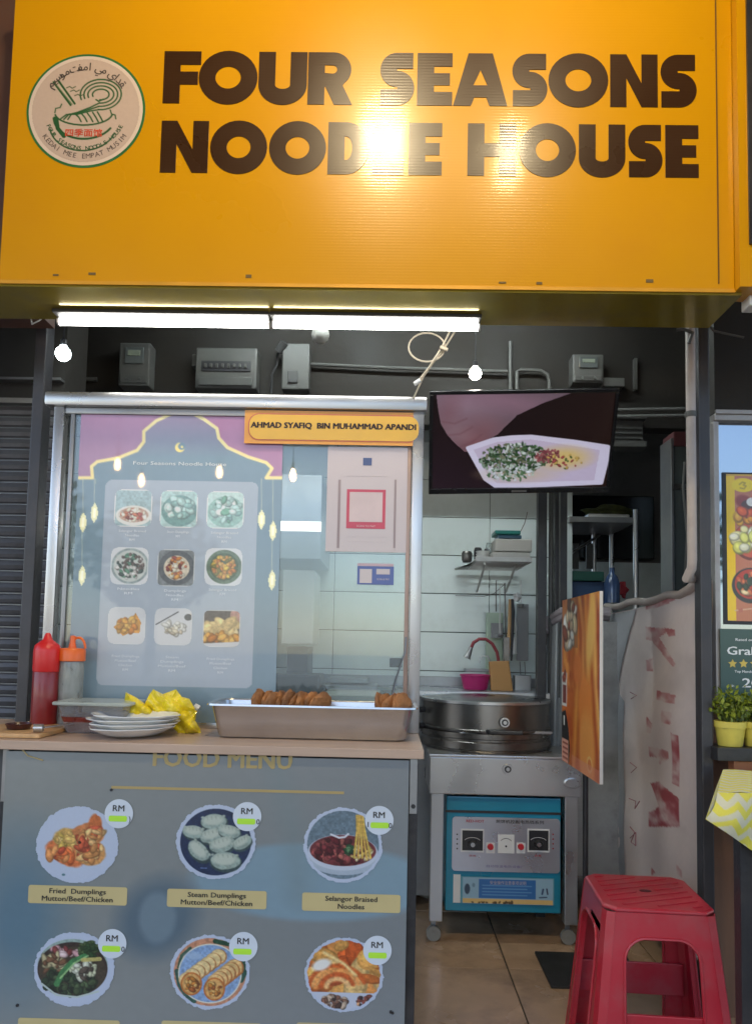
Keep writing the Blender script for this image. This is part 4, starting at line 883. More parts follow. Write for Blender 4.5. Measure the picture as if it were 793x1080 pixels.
for gi, (a, b, n_, lab) in enumerate(((270, 342, 9, 'left hand bundle'), (397, 429, 5, 'right hand bundle'))):
    for k in range(n_):
        q = onY(a+5+(b-a-10)*k/(n_-1), 732, 2.19); m = MB(); m.m = Matrix.Translation((q.x, 2.2+.01*(k % 2), CT+.088+.004*math.sin(k*2.1))) @ Matrix.Rotation(R(-28+14*math.sin(k*2.3+gi)), 4, 'Z') @ Matrix.Rotation(R(90+(k % 3-1)*10+4*math.sin(k*5)), 4, 'Y') @ Matrix.Rotation(R(12*math.sin(k*3.3)), 4, 'X') @ Matrix.Rotation(R(20*k), 4, 'Z')
        q2 = bmesh.ops.create_icosphere(m.bm, subdivisions=3, radius=1); rd = random.Random(k+gi*9)
        ph = [rd.uniform(0, 6) for _ in range(5)]
        for v in q2['verts']:
            d = v.co.normalized(); an = math.atan2(d.y, d.x); e = 1+.06*math.sin(3*an+ph[0])+.05*math.sin(7*an+ph[1])+.04*math.sin(13*an+ph[2])
            v.co = Vector((d.x*.045*e*(1+.08*math.sin(k*4+1)), d.y*.045*e, d.z*.0115*(1+.35*math.sin(5*d.x*2+ph[3])*math.sin(6*d.y*2+ph[4]))))
        m._x(q2['verts'])
        ordn = 'first second third fourth fifth sixth seventh eighth ninth'.split()[k]
        o = m.build('fritter', fr_m, None, True); tag(o, 'golden brown fritter, %s from the left in the %s of the steel pan' % (ordn, lab), 'fritter', 'fritters standing in the steel pan')
tag(MB().tube([onY(411, 742, 2.26), onY(418, 715, 2.29), onY(427, 688, 2.31), onY(428, 672, 2.32)], [.004, .003, .003, .004]).build('tongs', steeld, smooth=True), 'thin dark tong handle leaning up from the right end of the steel pan', 'tongs')
# red sauce bottle
def bottle(px, d, prof, cap, mb_, mc, label, extra=None):
    c = onY(px, 700, d); c.z = CT
    t = thing('sauce_bottle', label, 'bottle', c)
    MB().lathe(prof, c, 28).build('body', mb_, t, True)
    MB().lathe(cap, c, 28).build('cap', mc, t, True)
    return t, c
redp = mat('red_bottle', (.20, .012, .014), .35, 0, .1, 6, coat=.2); redc = mat('red_cap', (.60, .02, .02), .35, 0, .08)
bottle(49.5, 2.27, [(0, .001), (.035, .001), (.038, .008), (.038, .17), (.037, .172)], [(.038, .172), (.039, .175), (.0395, .235), (.036, .252), (.024, .262), (.014, .27), (.009, .285), (.006, .29), (0, .291)], redp, redc, 'tall red squeeze bottle of sauce at the left end of the counter')
clr = glassmat('cloudy_plastic', .5, (.42, .44, .42), .15)
orc = mat('orange_cap', (.75, .14, .02), .35, 0, .08)
t, c = bottle(76, 2.30, [(0, .001), (.034, .001), (.037, .006), (.037, .19), (.034, .205)], [(.037, .204), (.040, .206), (.040, .238), (.036, .244), (.012, .246), (.0085, .262), (.008, .283), (0, .285)], clr, orc, 'clear squeeze bottle with an orange cap behind the lidded tub')
MB().tube([c+Vector((.018+.022*math.cos(R(a_)), 0, .244+.034*max(0, math.sin(R(a_))))) for a_ in range(0, 181, 20)], .004).build('cap_loop', orc, t, True)
MB().lathe([(0, .004), (.034, .004), (.035, .02), (.035, .10), (0, .101)], c, 24).build('sauce', mat('brown_sauce', (.10, .03, .018), .4), t, True)
# lidded tub with dark red sauce
a = onY(62, 760, 2.16); b = onY(134, 760, 2.16)
t = thing('plastic_tub', 'clear lidded tub of dark red chilli paste beside the stacked plates', 'tub', ((a.x+b.x)/2, 2.22, CT))
def tub(x0, x1, y0, y1, z0, z1, tpr, r=.02): return [rring(x0+tpr, y0+tpr, x1-tpr, y1-tpr, r, z0), rring(x0, y0, x1, y1, r, z1)]
loft(MB(), tub(a.x, b.x, 2.14, 2.29, CT+.001, CT+.082, .018), True, True).build('tub_body', glassmat('tub_plastic', .3, (.5, .45, .45), .1), t, True)
loft(MB(), tub(a.x+.006, b.x-.006, 2.146, 2.284, CT+.005, CT+.048, .014), True, True).build('chilli_paste', mat('chilli', (.16, .018, .012), .3, 0, .5, 40, .5, 80, coat=.4), t, True)
loft(MB(), [rring(a.x-.012, 2.125, b.x+.012, 2.305, .022, CT+.083), rring(a.x-.014, 2.123, b.x+.014, 2.307, .024, CT+.088), rring(a.x-.01, 2.127, b.x+.01, 2.303, .02, CT+.092)], True, True).build('lid', mat('lid_plastic', (.36, .40, .37), .3, 0, .05, coat=.3), t, True)
# plates
pc = onY(138, 770, 2.09); platem = mat('white_plate', (.82, .82, .80), .18, 0, .03, 5, coat=.4)
ords = ['topmost', 'second from the top', 'third from the top', 'bottom']
wobf = lambda k, r: 1+(.035*(math.cos(8*2*math.pi*k/48)) if r > .09 else 0)
p0_ = None
for k in range(4):
    z = CT+.001+.0115*(3-k)
    if p0_ is None:
        m = MB(); m.lathe([(0, .004), (.07, .004), (.085, .009), (.118, .0245), (.123, .027), (.1235, .0295), (.118, .0285), (.084, .013), (.068, .0085), (0, .008)], (0, 0, 0), 48, 1, .82, wobf)
        p0_ = m.build('plate', platem, None, True); o = p0_
    else: o = p0_.copy(); COL.objects.link(o)
    o.location = (pc.x+.004*(-1)**k, 2.12, z); o.rotation_euler = (0, 0, .3*k)
    tag(o, 'white plate, %s in the stack of four on the counter' % ords[k], 'plate', 'white plates stacked on the counter')
# yellow plastic bag
random.seed(3)
t = thing('plastic_bag', 'crumpled bright yellow plastic bag behind the plates', 'bag', (onY(172, 760, 2.24).x, 2.24, CT))
bagm = mat('yellow_plastic_bag', (.80, .62, .02), .3, 0, .1, 12, .25, 30, coat=.3)
def crumple(c, rx, ry, rz, seed, n=46, m2=26, ex=0):
    rnd = random.Random(seed); ph = [(rnd.uniform(2, 9), rnd.uniform(2, 9), rnd.uniform(0, 6), rnd.uniform(.05, .16)) for _ in range(9)]
    V = []; F = []
    for j in range(m2+1):
        for i in range(n):
            a_ = 2*math.pi*i/n; e = math.pi*j/m2; d = Vector((math.cos(a_)*math.sin(e), math.sin(a_)*math.sin(e), math.cos(e)))
            k = 1
            for fa, fb, p_, am in ph: k += am*(1-2*abs(math.sin(fa*d.x+fb*d.z+p_+2*d.y*fa*.4)))
            V.append(Vector(c)+Vector((d.x*rx*k, d.y*ry*k, max(-rz*.92, d.z*rz*k))))
    for j in range(m2):
        for i in range(n): F.append((j*n+i, j*n+(i+1) % n, (j+1)*n+(i+1) % n, (j+1)*n+i))
    return V, F
def sheetfold(pts, seed, nm='bag_flap'):
    # a crumpled piece of film: outline points (photo px) at y 2.2-2.27, filled and folded
    rnd = random.Random(seed); c_ = (sum(p_[0] for p_ in pts)/len(pts), sum(p_[1] for p_ in pts)/len(pts)); V, F = [], []
    ring_ = sub_(pts, 7); N = len(ring_); M_ = 12; ph = [(rnd.uniform(.05, .22)*rnd.choice((-1, 1)), rnd.uniform(.05, .2), rnd.uniform(0, 6), rnd.uniform(.002, .006)) for _ in range(6)]
    for j in range(M_+1):
        t_ = j/M_
        for (x_, y_) in ring_:
            x2, y2 = c_[0]+(x_-c_[0])*t_, c_[1]+(y_-c_[1])*t_; dy = 0
            for fa, fb, p_, am in ph: dy += am*(1-2*abs(math.sin(fa*x2+fb*y2*(1 if am > .008 else -1)+p_)))
            V.append(onY(x2, y2, 2.20+.03*t_*t_+.9*dy+.0018*seed))
    for j in range(M_):
        for i in range(N): F.append((j*N+i, j*N+(i+1) % N, (j+1)*N+(i+1) % N, (j+1)*N+i))
    o = rawmesh(nm, V, F, bagm, t); md = o.modifiers.new('thick', 'SOLIDIFY'); md.thickness = .0012
def sub_(ol, n=6):
    r = []
    for i in range(len(ol)):
        a, b = ol[i], ol[(i+1) % len(ol)]
        for k in range(n): r.append((a[0]+(b[0]-a[0])*k/n, a[1]+(b[1]-a[1])*k/n))
    return r
q = onY(172, 755, 2.27)
V, F = crumple((q.x, 2.285, CT+.04), .08, .03, .036, 5); rawmesh('bag_body', V, F, bagm, t)
sheetfold([(128, 757), (131, 742), (133, 730), (143, 735), (153, 742), (160, 748), (166, 757), (150, 762)], 1)
sheetfold([(152, 744), (158, 732), (162, 727), (172, 732), (186, 727), (192, 735), (200, 737), (206, 748), (198, 758), (180, 760), (160, 757)], 2)
sheetfold([(180, 750), (196, 744), (208, 750), (206, 760), (211, 768), (213, 775), (205, 774), (198, 778), (190, 775), (183, 768)], 3)
MB().rod(onY(205, 745, 2.26), onY(210, 748, 2.26), .011).build('white_knob', whitep, t, True)
# chopping board, knife, small dark dish
a = onZ(8, 771, CT); b = onZ(92, 768, CT)
tag(MB().box((a.x-.05, 2.02, CT+.001), (b.x-.02, 2.28, CT+.013), .003).build('chopping_board', mat('bamboo', (.55, .33, .15), .4, 0, .15, 6, .03, 40, stretch=(8, 1, 1))), 'thin bamboo board lying at the left end of the counter', 'board')
z = CT+.016; a = top(33, 772, z); 
t = thing('knife', 'steel knife lying across the board at the left end of the counter', 'knife', (a.x, 2.1, z))
P1, P2, P3 = Vector((onY(36, 770, 2.05).x, 2.05, CT+.026)), Vector((onY(45, 770, 2.05).x, 2.055, CT+.026)), Vector((onY(72, 758, 2.1).x, 2.13, CT+.03))
MB().rod(P1, P2, .011, n=12).build('handle_end', steel, t, True); m = MB(); d = P3-P2; s_ = Vector((-d.y, d.x, 0)).normalized()*.008
m.hexa([P2-s_, P2+s_, P3+s_*.4, P3-s_*.6], [P2-s_+Vector((0, 0, .003)), P2+s_+Vector((0, 0, .003)), P3+s_*.4+Vector((0, 0, .002)), P3-s_*.6+Vector((0, 0, .002))]).build('blade', steel, t)
tag(MB().lathe([(0, .002), (.03, .002), (.036, .016), (.034, .017), (.028, .006), (0, .005)], (onY(20, 770, 2.12).x, 2.12, CT+.013), 24).build('sauce_dish', mat('dark_dish', (.05, .012, .01), .3), None, True), 'small dark red dish beside the knife', 'dish')

# ================================================================== COOKER CART
CY = 3.16
kx0, kx1 = onY(453, 820, CY).x, onY(612, 820, CY).x; kz1 = onY(530, 800, CY).z; kz0 = onY(530, 839, CY).z
cart = thing('cooker_cart', 'stainless cooker cart on castors with a blue control front', 'cooker', ((kx0+kx1)/2, CY+.3, 0))
MB().box((kx0, CY, kz0), (kx1, CY+.02, kz1), .003).box((kx0, CY+.02, kz0), (kx0+.02, CY+.6, kz1)).box((kx1-.02, CY+.02, kz0), (kx1, CY+.6, kz1)).box((kx0-.004, CY-.004, kz1+.0005), (kx1+.004, CY+.6, kz1+.012), .003).build('apron', steel, cart)
bluem = mat('cyan_enamel', (.01, .23, .36), .3, 0, .08, 4, coat=.3, dirt=.2, dcol=(.1, .15, .15)); zl = .085
for (x, y) in ((kx0+.008, CY+.012), (kx1-.062, CY+.012), (kx0+.008, CY+.54), (kx1-.062, CY+.54)):
    MB().box((x, y, zl), (x+.054, y+.05, kz0-.0005), .003).build('leg', steel, cart)
    cc_ = Vector((x+.02, y+.025, .03)); w = MB(); w.rod(cc_+Vector((0, -.012, 0)), cc_+Vector((0, .012, 0)), .030, n=24); w.rod(cc_+Vector((0, -.015, 0)), cc_+Vector((0, -.0125, 0)), .012, n=16)
    wh = w.build('castor', mat('castor_grey', (.22, .22, .21), .4, dirt=.3), cart, True)
    MB().box(cc_+Vector((-.01, .014, 0)), cc_+Vector((.01, .017, .055))).build('fork', steelh, wh)
fy = CY+.03
fx_0, fx_1 = kx0+.075, kx1-.075
def cq(px, py, y=fy): return onY(px, py, y)
zt_ = cq(530, 841).z; zb_ = cq(530, 962).z
MB().box((fx_0, fy, zb_), (fx_1, fy+.5, zt_), .004).build('blue_housing', bluem, cart)
MB().box((fx_0-.006, fy-.004, cq(530, 858).z), (fx_1+.002, fy-.0005, cq(530, 855.5).z)).build('shadow_gap', blackm, cart)
a = cq(477, 861, fy-.006); b = cq(590, 921, fy-.006)
panm = mat('brushed_panel', (.52, .53, .58), .3, .75, .06, 6)
cpn = shape('control_panel', [rrect(a.x, b.z, b.x, a.z, .015)], (0, fy-.0065, 0), panm, cart, ext=.003)
def cbox(nm, x0, y0, x1, y1, k, m, par=cart, dd=.004, bev=0): p0 = cq(x0, y0, fy-.01); p1 = cq(x1, y1, fy-.01); return MB().box((p0.x, fy-.0095-k, p1.z), (p1.x, fy-.0098+(.0002 if k else 0), p0.z), bev).build(nm, m, par)
for (x0, x1) in ((487, 509), (557, 578)):
    d_ = cbox('thermostat_dial', x0-1, 874, x1+1, 899, .003, whitep, cart); cbox('dial_face', x0+.4, 875.5, x1-.2, 897, .0045, blackm, d_)
    c0 = cq((x0+x1)/2, 890, fy-.014); MB().rod((c0.x, fy-.014, c0.z), (c0.x, fy-.030, c0.z), .019, .016, 20).build('knob', mat('knob_dark', (.03, .03, .03), .3), d_, True)
    MB().rod((c0.x, fy-.030, c0.z), (c0.x, fy-.0325, c0.z), .009, n=16).build('knob_cap', steel, d_, True)
    m = MB(); 
    m.tube([(c0.x+.034*math.cos(R(a_)), fy-.0145, c0.z+.01+.016*math.sin(R(a_))) for a_ in range(20, 161, 14)], .0012, 4).build('scale_mark', whitep, d_)
for i_, x0 in enumerate((517, 549)):
    cbox('button_base', x0-4.5, 888.5, x0+4.5, 900, .002, whitep); c0 = cq(x0, 893, fy-.013); MB().rod((c0.x, fy-.012, c0.z), (c0.x, fy-.022, c0.z), .0135, .012, 18).build('button', mat('button_red', (.5, .02, .03), .35), cart, True)
gd = cbox('gauge', 525, 880, 542, 900, .003, whitep); c0 = cq(533.5, 890, fy-.014)
MB().tube([(c0.x+.024*math.cos(R(a_)), fy-.0132, c0.z+.004+.018*math.sin(R(a_))) for a_ in range(25, 156, 13)], .0012, 4).build('gauge_arc', blackm, gd)
MB().rod((c0.x, fy-.0125, c0.z-.01), (c0.x, fy-.016, c0.z-.01), .004, n=10).build('gauge_pin', blackm, gd)
text('RED-HOT', cq(501, 866, fy-.0105)+Vector((0, 0, 0)), .011, mat('print_red', (.42, .04, .05), .5), cpn, width=.075, bold=.015)
text('煎饼机控制电热铛系列', cq(548, 867, fy-.0105), .011, darkt, cpn, width=.2, bold=.01)
text('自动恒温电热设备厂', cq(533, 914, fy-.0105), .008, mat('print_violet', (.2, .16, .35), .5), cpn, width=.16)
for (x0) in (498, 567): text('温度', cq(x0, 902.5, fy-.0105), .006, mat('print_red'), cpn, width=.03)
for k in range(4): 
    for x0 in (482, 583): 
        q = cq(x0, 880+k*5, fy-.0102); MB().box((q.x-.003, q.y, q.z-.003), (q.x+.003, q.y+.0004, q.z+.003)).build('print_dot', mat('print_red') if x0 > 500 else darkt, cpn)
# stuck-on instruction plate
cbox('plate_backing', 486, 924, 584, 955, .001, mat('plate_blueish', (.10, .30, .38), .4), cart)
a, b = cq(488, 925, fy-.012), cq(583, 955, fy-.012)
c2 = Cv(150, 46, (150, 185, 205)); A = c2.A
c2.poly([(A*.18, .05), (A*.81, .05), (A*.81, .78), (A*.18, .78)], (50, 110, 175)); c2.poly([(0, .82), (A, .8), (A, 1), (0, 1)], (225, 190, 120))
for k in range(4): c2.line([(A*.22, .3+.12*k), (A*(.76-.05*(k % 2)), .3+.12*k)], .018, (130, 180, 220), .7)
c2.ell(A*.05, .45, .1, .2, (50, 70, 90)); c2.ell(A*.12, .3, .05, .08, (110, 140, 160)); c2.line([(A*.85, .72), (A*.93, .7)], .02, (40, 50, 80)); c2.line([(A*.89, .4), (A*.88, .58)], .03, (40, 60, 100)); c2.line([(A*.93, .38), (A*.94, .58)], .025, (60, 60, 90)); c2.blobs(A*.4, .96, A*.3, .02, [(90, 70, 40)], 14, .02, .04, 2)
ip = c2.emit('instruction_plate', vmat('print_satin'), cart, (a.x, fy-.0112, a.z), (b.x-a.x, 0, 0), (0, 0, a.z-b.z), .9)
text('安全操作注意事项说明', ((a.x+b.x)/2, fy-.0122, a.z-.02), .012, mat('pink_paper'), ip, width=.15)
q0, q1 = cq(478, 922), cq(489, 952); MB().box((q0.x, fy-.003, q1.z), (q0.x+.03, fy-.0005, q0.z)).build('white_patch', whitep, cart)
# apron fittings
def rosette(px, py, y, par):
    q = onY(px, py, y); m = MB(); m.rod((q.x, y, q.z), (q.x, y-.008, q.z), .022, .02, 24).build('logo_boss', steel, par, True)
    MB().rod((q.x, y-.008, q.z), (q.x, y-.012, q.z), .014, n=20).build('boss_ring', blackm, par, True); MB().rod((q.x, y-.012, q.z), (q.x, y-.015, q.z), .008, n=16).build('boss_centre', steel, par, True)
rosette(535, 811, CY-.0005, cart)
q = onY(603, 826, CY-.001); loft(MB(), [[(q.x+.035*math.cos(t_)*k, CY-.001-e, q.z+.022*math.sin(t_)*k) for t_ in np.linspace(0, 6.283, 25)[:-1]] for k, e in ((1, 0), (1, .006), (.85, .007), (.8, .003))], True, True).build('side_handle', steel, cart, True)
# round griddle with lid
gx = (onY(450, 760, CY+.02).x+onY(592, 760, CY+.02).x)/2; gr = (onY(592, 760, CY+.02).x-onY(450, 760, CY+.02).x)/2+.012; gyc = CY+.02+gr; gb = kz1+.012
gt = thing('griddle_pan', 'round dark steel griddle with a domed brushed lid on the cart', 'griddle', (gx, gyc, gb))
hT = onY(520, 741, CY+.02).z; H_ = hT-gb
MB().lathe([(0, .001), (gr*.96, .001), (gr*.97, .012), (gr, .016), (gr, .045), (gr*.985, .05), (gr*.985, .058), (gr*1.005, .062), (gr*1.005, H_*.38), (gr*.97, H_*.385)], (gx, gyc, gb), 64).build('base_drum', steeld, gt, True)
MB().lathe([(gr*.96, H_*.39), (gr*.995, H_*.40), (gr*1.0, H_*.44), (gr*.98, H_*.46), (gr*.98, H_*.93), (gr*.99, H_*.94), (gr*.985, H_*1.0), (gr*.93, H_*1.02), (gr*.5, H_*1.06), (0, H_*1.08)], (gx, gyc, gb), 64).build('lid', mat('lid_steel', (.24, .23, .22), .3, .95, .08, 6, dirt=.2), gt, True)
MB().lathe([(gr*.975, H_*.945), (gr*1.0, H_*.95), (gr*1.0, H_*1.0), (gr*.975, H_*1.01)], (gx, gyc, gb), 64).build('lid_rim', steel, gt, True)
hy = CY+.02
a, b = onY(514, 768, hy), onY(550, 776, hy)
MB().tube([(a.x, hy+.01, (a.z+b.z)/2), (a.x+.006, hy-.032, (a.z+b.z)/2), (b.x-.006, hy-.032, (a.z+b.z)/2), (b.x, hy+.01, (a.z+b.z)/2)], .009).build('lid_handle', blackm, gt, True)
for (u, v) in ((485, 503), (556, 585)):
    a, b = onY(u, 774, hy+.02), onY(v, 774, hy+.02); MB().box((a.x, hy-.004+abs((a.x+b.x)/2-gx)*.35, a.z-.006), (b.x, hy+.02+abs((a.x+b.x)/2-gx)*.35, a.z+.006), .003).build('latch', steelh, gt)
rosette(532, 762, hy-.003, gt)
for z_ in (749, 766):
    q = onY(449, z_, CY+.2); MB().rod((gx-gr*.97, gyc-.08, q.z), (gx-gr*1.05, gyc-.1, q.z), .014, n=14).build('side_knob', blackm, gt, True)

# ================================================================== ORANGE FOOD BOARD ON A STAND
X0 = .74; A0 = onX(593, 632, X0); A1 = onX(632, 625, X0); A2 = onX(630, 828, X0); A3 = onX(593, 800, X0)
y0_, y1_ = A1.y, A0.y; z1_, z0_ = (A0.z+A1.z)/2, (A2.z+A3.z)/2
st = thing('menu_stand', 'narrow orange fried food board on a black pole with a square base', 'sign', (X0+.04, (y0_+y1_)/2, 0))
MB().box((X0, y0_, z0_), (X0+.012, y1_, z1_), .001).build('board', mat('board_white', (.6, .57, .54), .4), st)
cv = Cv(110, 170, (205, 105, 40), seed=4); A = cv.A   # left edge of the print = far side
nn_ = cv.noise(4); cv.put(nn_*.8, (218, 130, 50)); cv.put(np.clip((cv.noise(7)-.45)*3, 0, 1), (168, 62, 24)); cv.put(np.clip((cv.noise(9)-.5)*3, 0, 1)*.8, (244, 178, 84)); cv.put(np.clip(cv.Y-.1, 0, 1)*.5, (190, 85, 35))
for k in range(9):
    x = .28+.05*k; cv.line([(x-.05, -.02), (x+.04*math.sin(k), .2), (x+.02, .5), (x-.05+.03*k, 1.0)], .035, [(232, 160, 70), (186, 84, 34), (244, 190, 104), (160, 58, 24)][k % 4], .7, 7)
cv.ell(.42, .62, .12, .2, (232, 140, 60), 0, 8, .8); cv.ell(.45, .85, .13, .2, (238, 160, 80), 0, 8, .8); cv.ell(.30, .42, .08, .1, (225, 130, 60), .3, 6, .8); cv.ell(.52, .2, .07, .25, (240, 190, 100), .2, 6, .8)
cv.put((cv.Y < .30)*(cv.X < .30)*.6, (160, 100, 70)); cv.blobs(.17, .17, .13, .12, [(222, 215, 205), (140, 70, 50), (200, 180, 150), (90, 60, 50)], 26, .02, .05, 2, 3)
cv.poly([(.0, .45), (.1, .45), (.1, .66), (0, .66)], (225, 220, 215)); cv.poly([(.012, .53), (.085, .53), (.085, .64), (.012, .64)], (120, 50, 45)); cv.blobs(.05, .49, .03, .03, MEAT, 10, .01, .02)
cv.poly([(.0, .70), (.07, .68), (.13, .78), (.16, .9), (.14, 1.0), (0, 1.0)], (32, 34, 38)); cv.poly([(.03, .72), (.055, .72), (.055, .78), (.03, .78)], (225, 225, 220))
cv.poly([(.0, .86), (.13, .86), (.13, 1.0), (.0, 1.0)], (225, 170, 150)); 
for k in range(4): cv.line([(.02, .885+.03*k), (.115, .885+.03*k)], .006, (150, 70, 60))
cv.ell(.5, .93, .045, .045, (245, 195, 120)); cv.ell(.5, .93, .03, .03, (225, 130, 60)); cv.put((cv.Y > .93)*(cv.X > .2)*.5, (225, 150, 140))
cv.emit('print', vmat('stand_print', .6, 0, .08), st, (X0-.0008, y1_, z1_), (0, y0_-y1_, 0), (0, 0, z1_-z0_), 1.15)
yp = (y0_+y1_)/2+.02
MB().rod((X0+.03, yp, .012), (X0+.03, yp, z1_-.05), .011, n=12).build('pole', blackm, st, True)
a, b = onZ(568, 1003, .01), onZ(663, 1042, .01)
MB().box((onZ(566, 1008, .01).x, b.y, -.006), (onZ(660, 1008, .01).x, a.y, .01), .003).build('base_plate', mat('base_black', (.012, .012, .012), .6), st)

# ================================================================== PARTITION BANNER WITH ITS RAIL
XP = 1.068; yF, yB = 2.46, onX(640, 645, XP).y; zR = onX(640, 645, XP).z; zF = onX(733, 612, XP).z
pb = thing('partition_banner', 'worn white banner with faded red lettering closing the side of the stall', 'banner', (XP, (yF+yB)/2, 0))
N1, N2 = 110, 260
def bansurf(u, v):
    y = yB+(yF-yB)*u; zt = zR+(zF-zR)*(u**2.5)-.01; zb = .2+.02*math.sin(u*5); z = zt+(zb-zt)*v
    x = XP+.006*math.sin(u*16+v*2)*(.4+v)+.004*math.sin(v*19+u*7)+.02*v*math.sin(u*3.1); return (x, y, z)
banm = None
def sub(ol, n=6):
    r = []
    for i in range(len(ol)):
        a, b = ol[i], ol[(i+1) % len(ol)]
        for k in range(n): r.append((a[0]+(b[0]-a[0])*k/n, a[1]+(b[1]-a[1])*k/n))
    return r
big = [[(679, 872), (679, 857), (688, 854), (693, 850), (688, 840), (680, 826), (692, 824), (713, 842), (713, 872)],
       [(706, 773), (713, 776), (713, 830), (706, 826)],
       [(680, 787), (703, 792), (703, 800), (692, 806), (692, 799), (680, 798)],
       [(679, 755), (686, 764), (683, 774), (679, 772)], [(697, 749), (708, 752), (706, 764), (697, 762)], [(690, 728), (712, 733), (711, 743), (691, 738)],
       [(680, 661), (702, 663), (702, 668), (694, 672), (711, 700), (709, 704), (692, 684), (686, 676), (680, 674)], [(700, 662), (711, 664), (711, 671), (704, 671)],
       [(679, 696), (686, 694), (685, 708), (679, 708)], [(680, 638), (713, 628), (713, 633), (698, 640), (680, 643)],
       [(680, 915), (686, 920), (680, 923)], [(708, 912), (713, 918), (712, 925), (708, 922)]]
UV = np.array([[bansurf(i/N1, j/N2) for i in range(N1+1)] for j in range(N2+1)])
cb = Cv(N1+1, N2+1, (226, 213, 208), seed=6); cb.put(.5*cb.noise(5), (206, 194, 192)); cb.put(np.clip((cb.noise(9)-.55)*3, 0, 1)*.35, (165, 155, 152))
BY_, BZ_ = UV[..., 1], UV[..., 2]; wear = cb.noise(30)
for n_, ol in enumerate(big):
    w_ = [onX(x_, y_, XP) for x_, y_ in ol]; ins = np.zeros(BY_.shape, bool)
    for i in range(len(w_)):
        y0w, z0w = w_[i].y, w_[i].z; y1w, z1w = w_[(i+1) % len(w_)].y, w_[(i+1) % len(w_)].z
        if abs(z0w-z1w) < 1e-9: continue
        ins ^= ((z0w > BZ_) != (z1w > BZ_)) & (BY_ < (y1w-y0w)*(BZ_-z0w)/(z1w-z0w)+y0w)
    cb.put(ins*np.clip((.85 if n_ < 2 else .62)-(wear-.4)*2.2, .12, .9), (158, 62, 70) if n_ < 2 else (176, 98, 100))
cl_ = np.clip(cb.c, 0, 255)/255; cl_ = ((cl_+.055)/1.055)**2.4
F = [(j*(N1+1)+i, j*(N1+1)+i+1, (j+1)*(N1+1)+i+1, (j+1)*(N1+1)+i) for j in range(N2) for i in range(N1)]
rawmesh('sheet', UV.reshape(-1, 3), F, vmat('banner_back', .6), pb, np.concatenate([cl_.reshape(-1, 3), np.ones(((N1+1)*(N2+1), 1))], 1), True)
thn = mat('faded_red_thin', (.33, .13, .15), .6, 0, .3, 25)
for x, ys in ((668, ((804, 815, 0), (842, 850, 1), (872, 884, 2), (730, 737, 0))),):
    for ya, yb_, kd in ys:
        pts = {0: [(x-4, ya), (x+3, (ya+yb_)/2), (x-3, yb_)], 1: [(x-5, ya), (x+2, ya+3), (x+1, yb_+3), (x+6, ya+3)], 2: [(x-4, ya), (x+1, ya+6), (x-3, yb_+4), (x+2, yb_+8), (x+2, ya+6), (x-4, yb_)]}[kd]
        MB().tube([onX(p_[0], p_[1], XP-.006) for p_ in pts], .0022, 4).build('faded_letter', thn, pb)
greyc = mat('grey_canvas', (.40, .41, .43), .7, 0, .15, 4, .15, 12, dirt=.3, dcol=(.15, .15, .15))
sp_ = sub([(643, 648), (671, 643), (668, 658), (650, 728), (658, 740), (658, 1000), (643, 985)], 8)
V = []; vs, fs = fill([sp_])
for v in vs:
    q = onX(v[0], v[1], XP); u = min(1, max(0, (q.y-yB)/(yF-yB))); vv = min(1, max(0, (zR-q.z)/(zR-.2))); q.x = bansurf(u, vv)[0]-.0045; V.append(q)
rawmesh('canvas_strip', V, fs, greyc, pb)
# pipe: comes down from the ceiling along the post, bends and runs back over the banner
pz = [onX(x, y, XP-.02) for x, y in ((729, 600), (727.5, 608), (722, 616), (712, 621))]
ypp = 2.44; a = onY(729, 352, ypp); b = onY(729.5, 590, ypp)
pipe_pts = [Vector((b.x, ypp, 3.02)), Vector((b.x, ypp, b.z+.3)), b, b+Vector((0, .006, -.03)), b+Vector((-.006, .03, -.06)), Vector((XP-.012, 2.53, zR+.06)), Vector((XP-.008, 2.62, zR+.035))]+[Vector((XP-.004, 2.72+k*(yB-2.72)/8, zR+.02+.008*math.sin(k*1.7))) for k in range(9)]
rl = tag(MB().tube(pipe_pts, .0155, 14).build('bent_pipe', cream, None, True), 'cream pipe running down beside the right post, then bending back over the banner', 'pipe')
tag(MB().rod((b.x-.001, ypp, onY(728, 440, ypp).z), (b.x-.001, ypp, onY(728, 436, ypp).z+.005), .0185, n=16).build('pipe_clip', offw, None, True), 'small clip round the upright cream pipe level with the pale trunking', 'clip')
tag(MB().tube([onY(713, 348, 2.44), onY(720, 347, 2.43), onY(730, 351, 2.42), onY(726, 362, 2.42)], .006).build('pipe_hook', offw, smooth=True), 'small hooked wire at the top of the cream pipe', 'hook')
tag(MB().tube([onY(748, 344, 2.42), onY(752, 349, 2.42), onY(770, 353, 2.42), onY(784, 356, 2.42)], .004).build('thin_wire', offw, smooth=True), 'thin pale rod sticking out right of the top of the post', 'rod')
# grey cloth tied over the rail end
t = thing('tied_cloth', 'greyish cloth knotted over the far end of the rail', 'cloth', onY(580, 660, 3.5))
clm = mat('old_cloth', (.30, .26, .27), .8, 0, .25, 8, .4, 20, dirt=.4, dcol=(.12, .11, .11), ds=8)
qa, qb, qc = onY(574, 660, 3.6), onY(595, 650, 3.5), onX(642, 648, XP-.03)
random.seed(5)
for k in range(5):
    o = Vector((random.uniform(-.01, .01), random.uniform(-.02, .02), random.uniform(-.02, .02)))
    MB().tube([qa+o+Vector((0, 0, -.03)), qa+o+Vector((.03, 0, .012)), qb+o*1.4, (qb+qc)/2+o+Vector((0, 0, .01)), qc+o*.8], [.012, .02, .018, .018, .02], 9).build('cloth_fold', clm, t, True)
MB().blob(qa+Vector((.01, 0, -.025)), .036, 3, .28, 4, (1, .8, 1.3)).build('knot', clm, t, True)
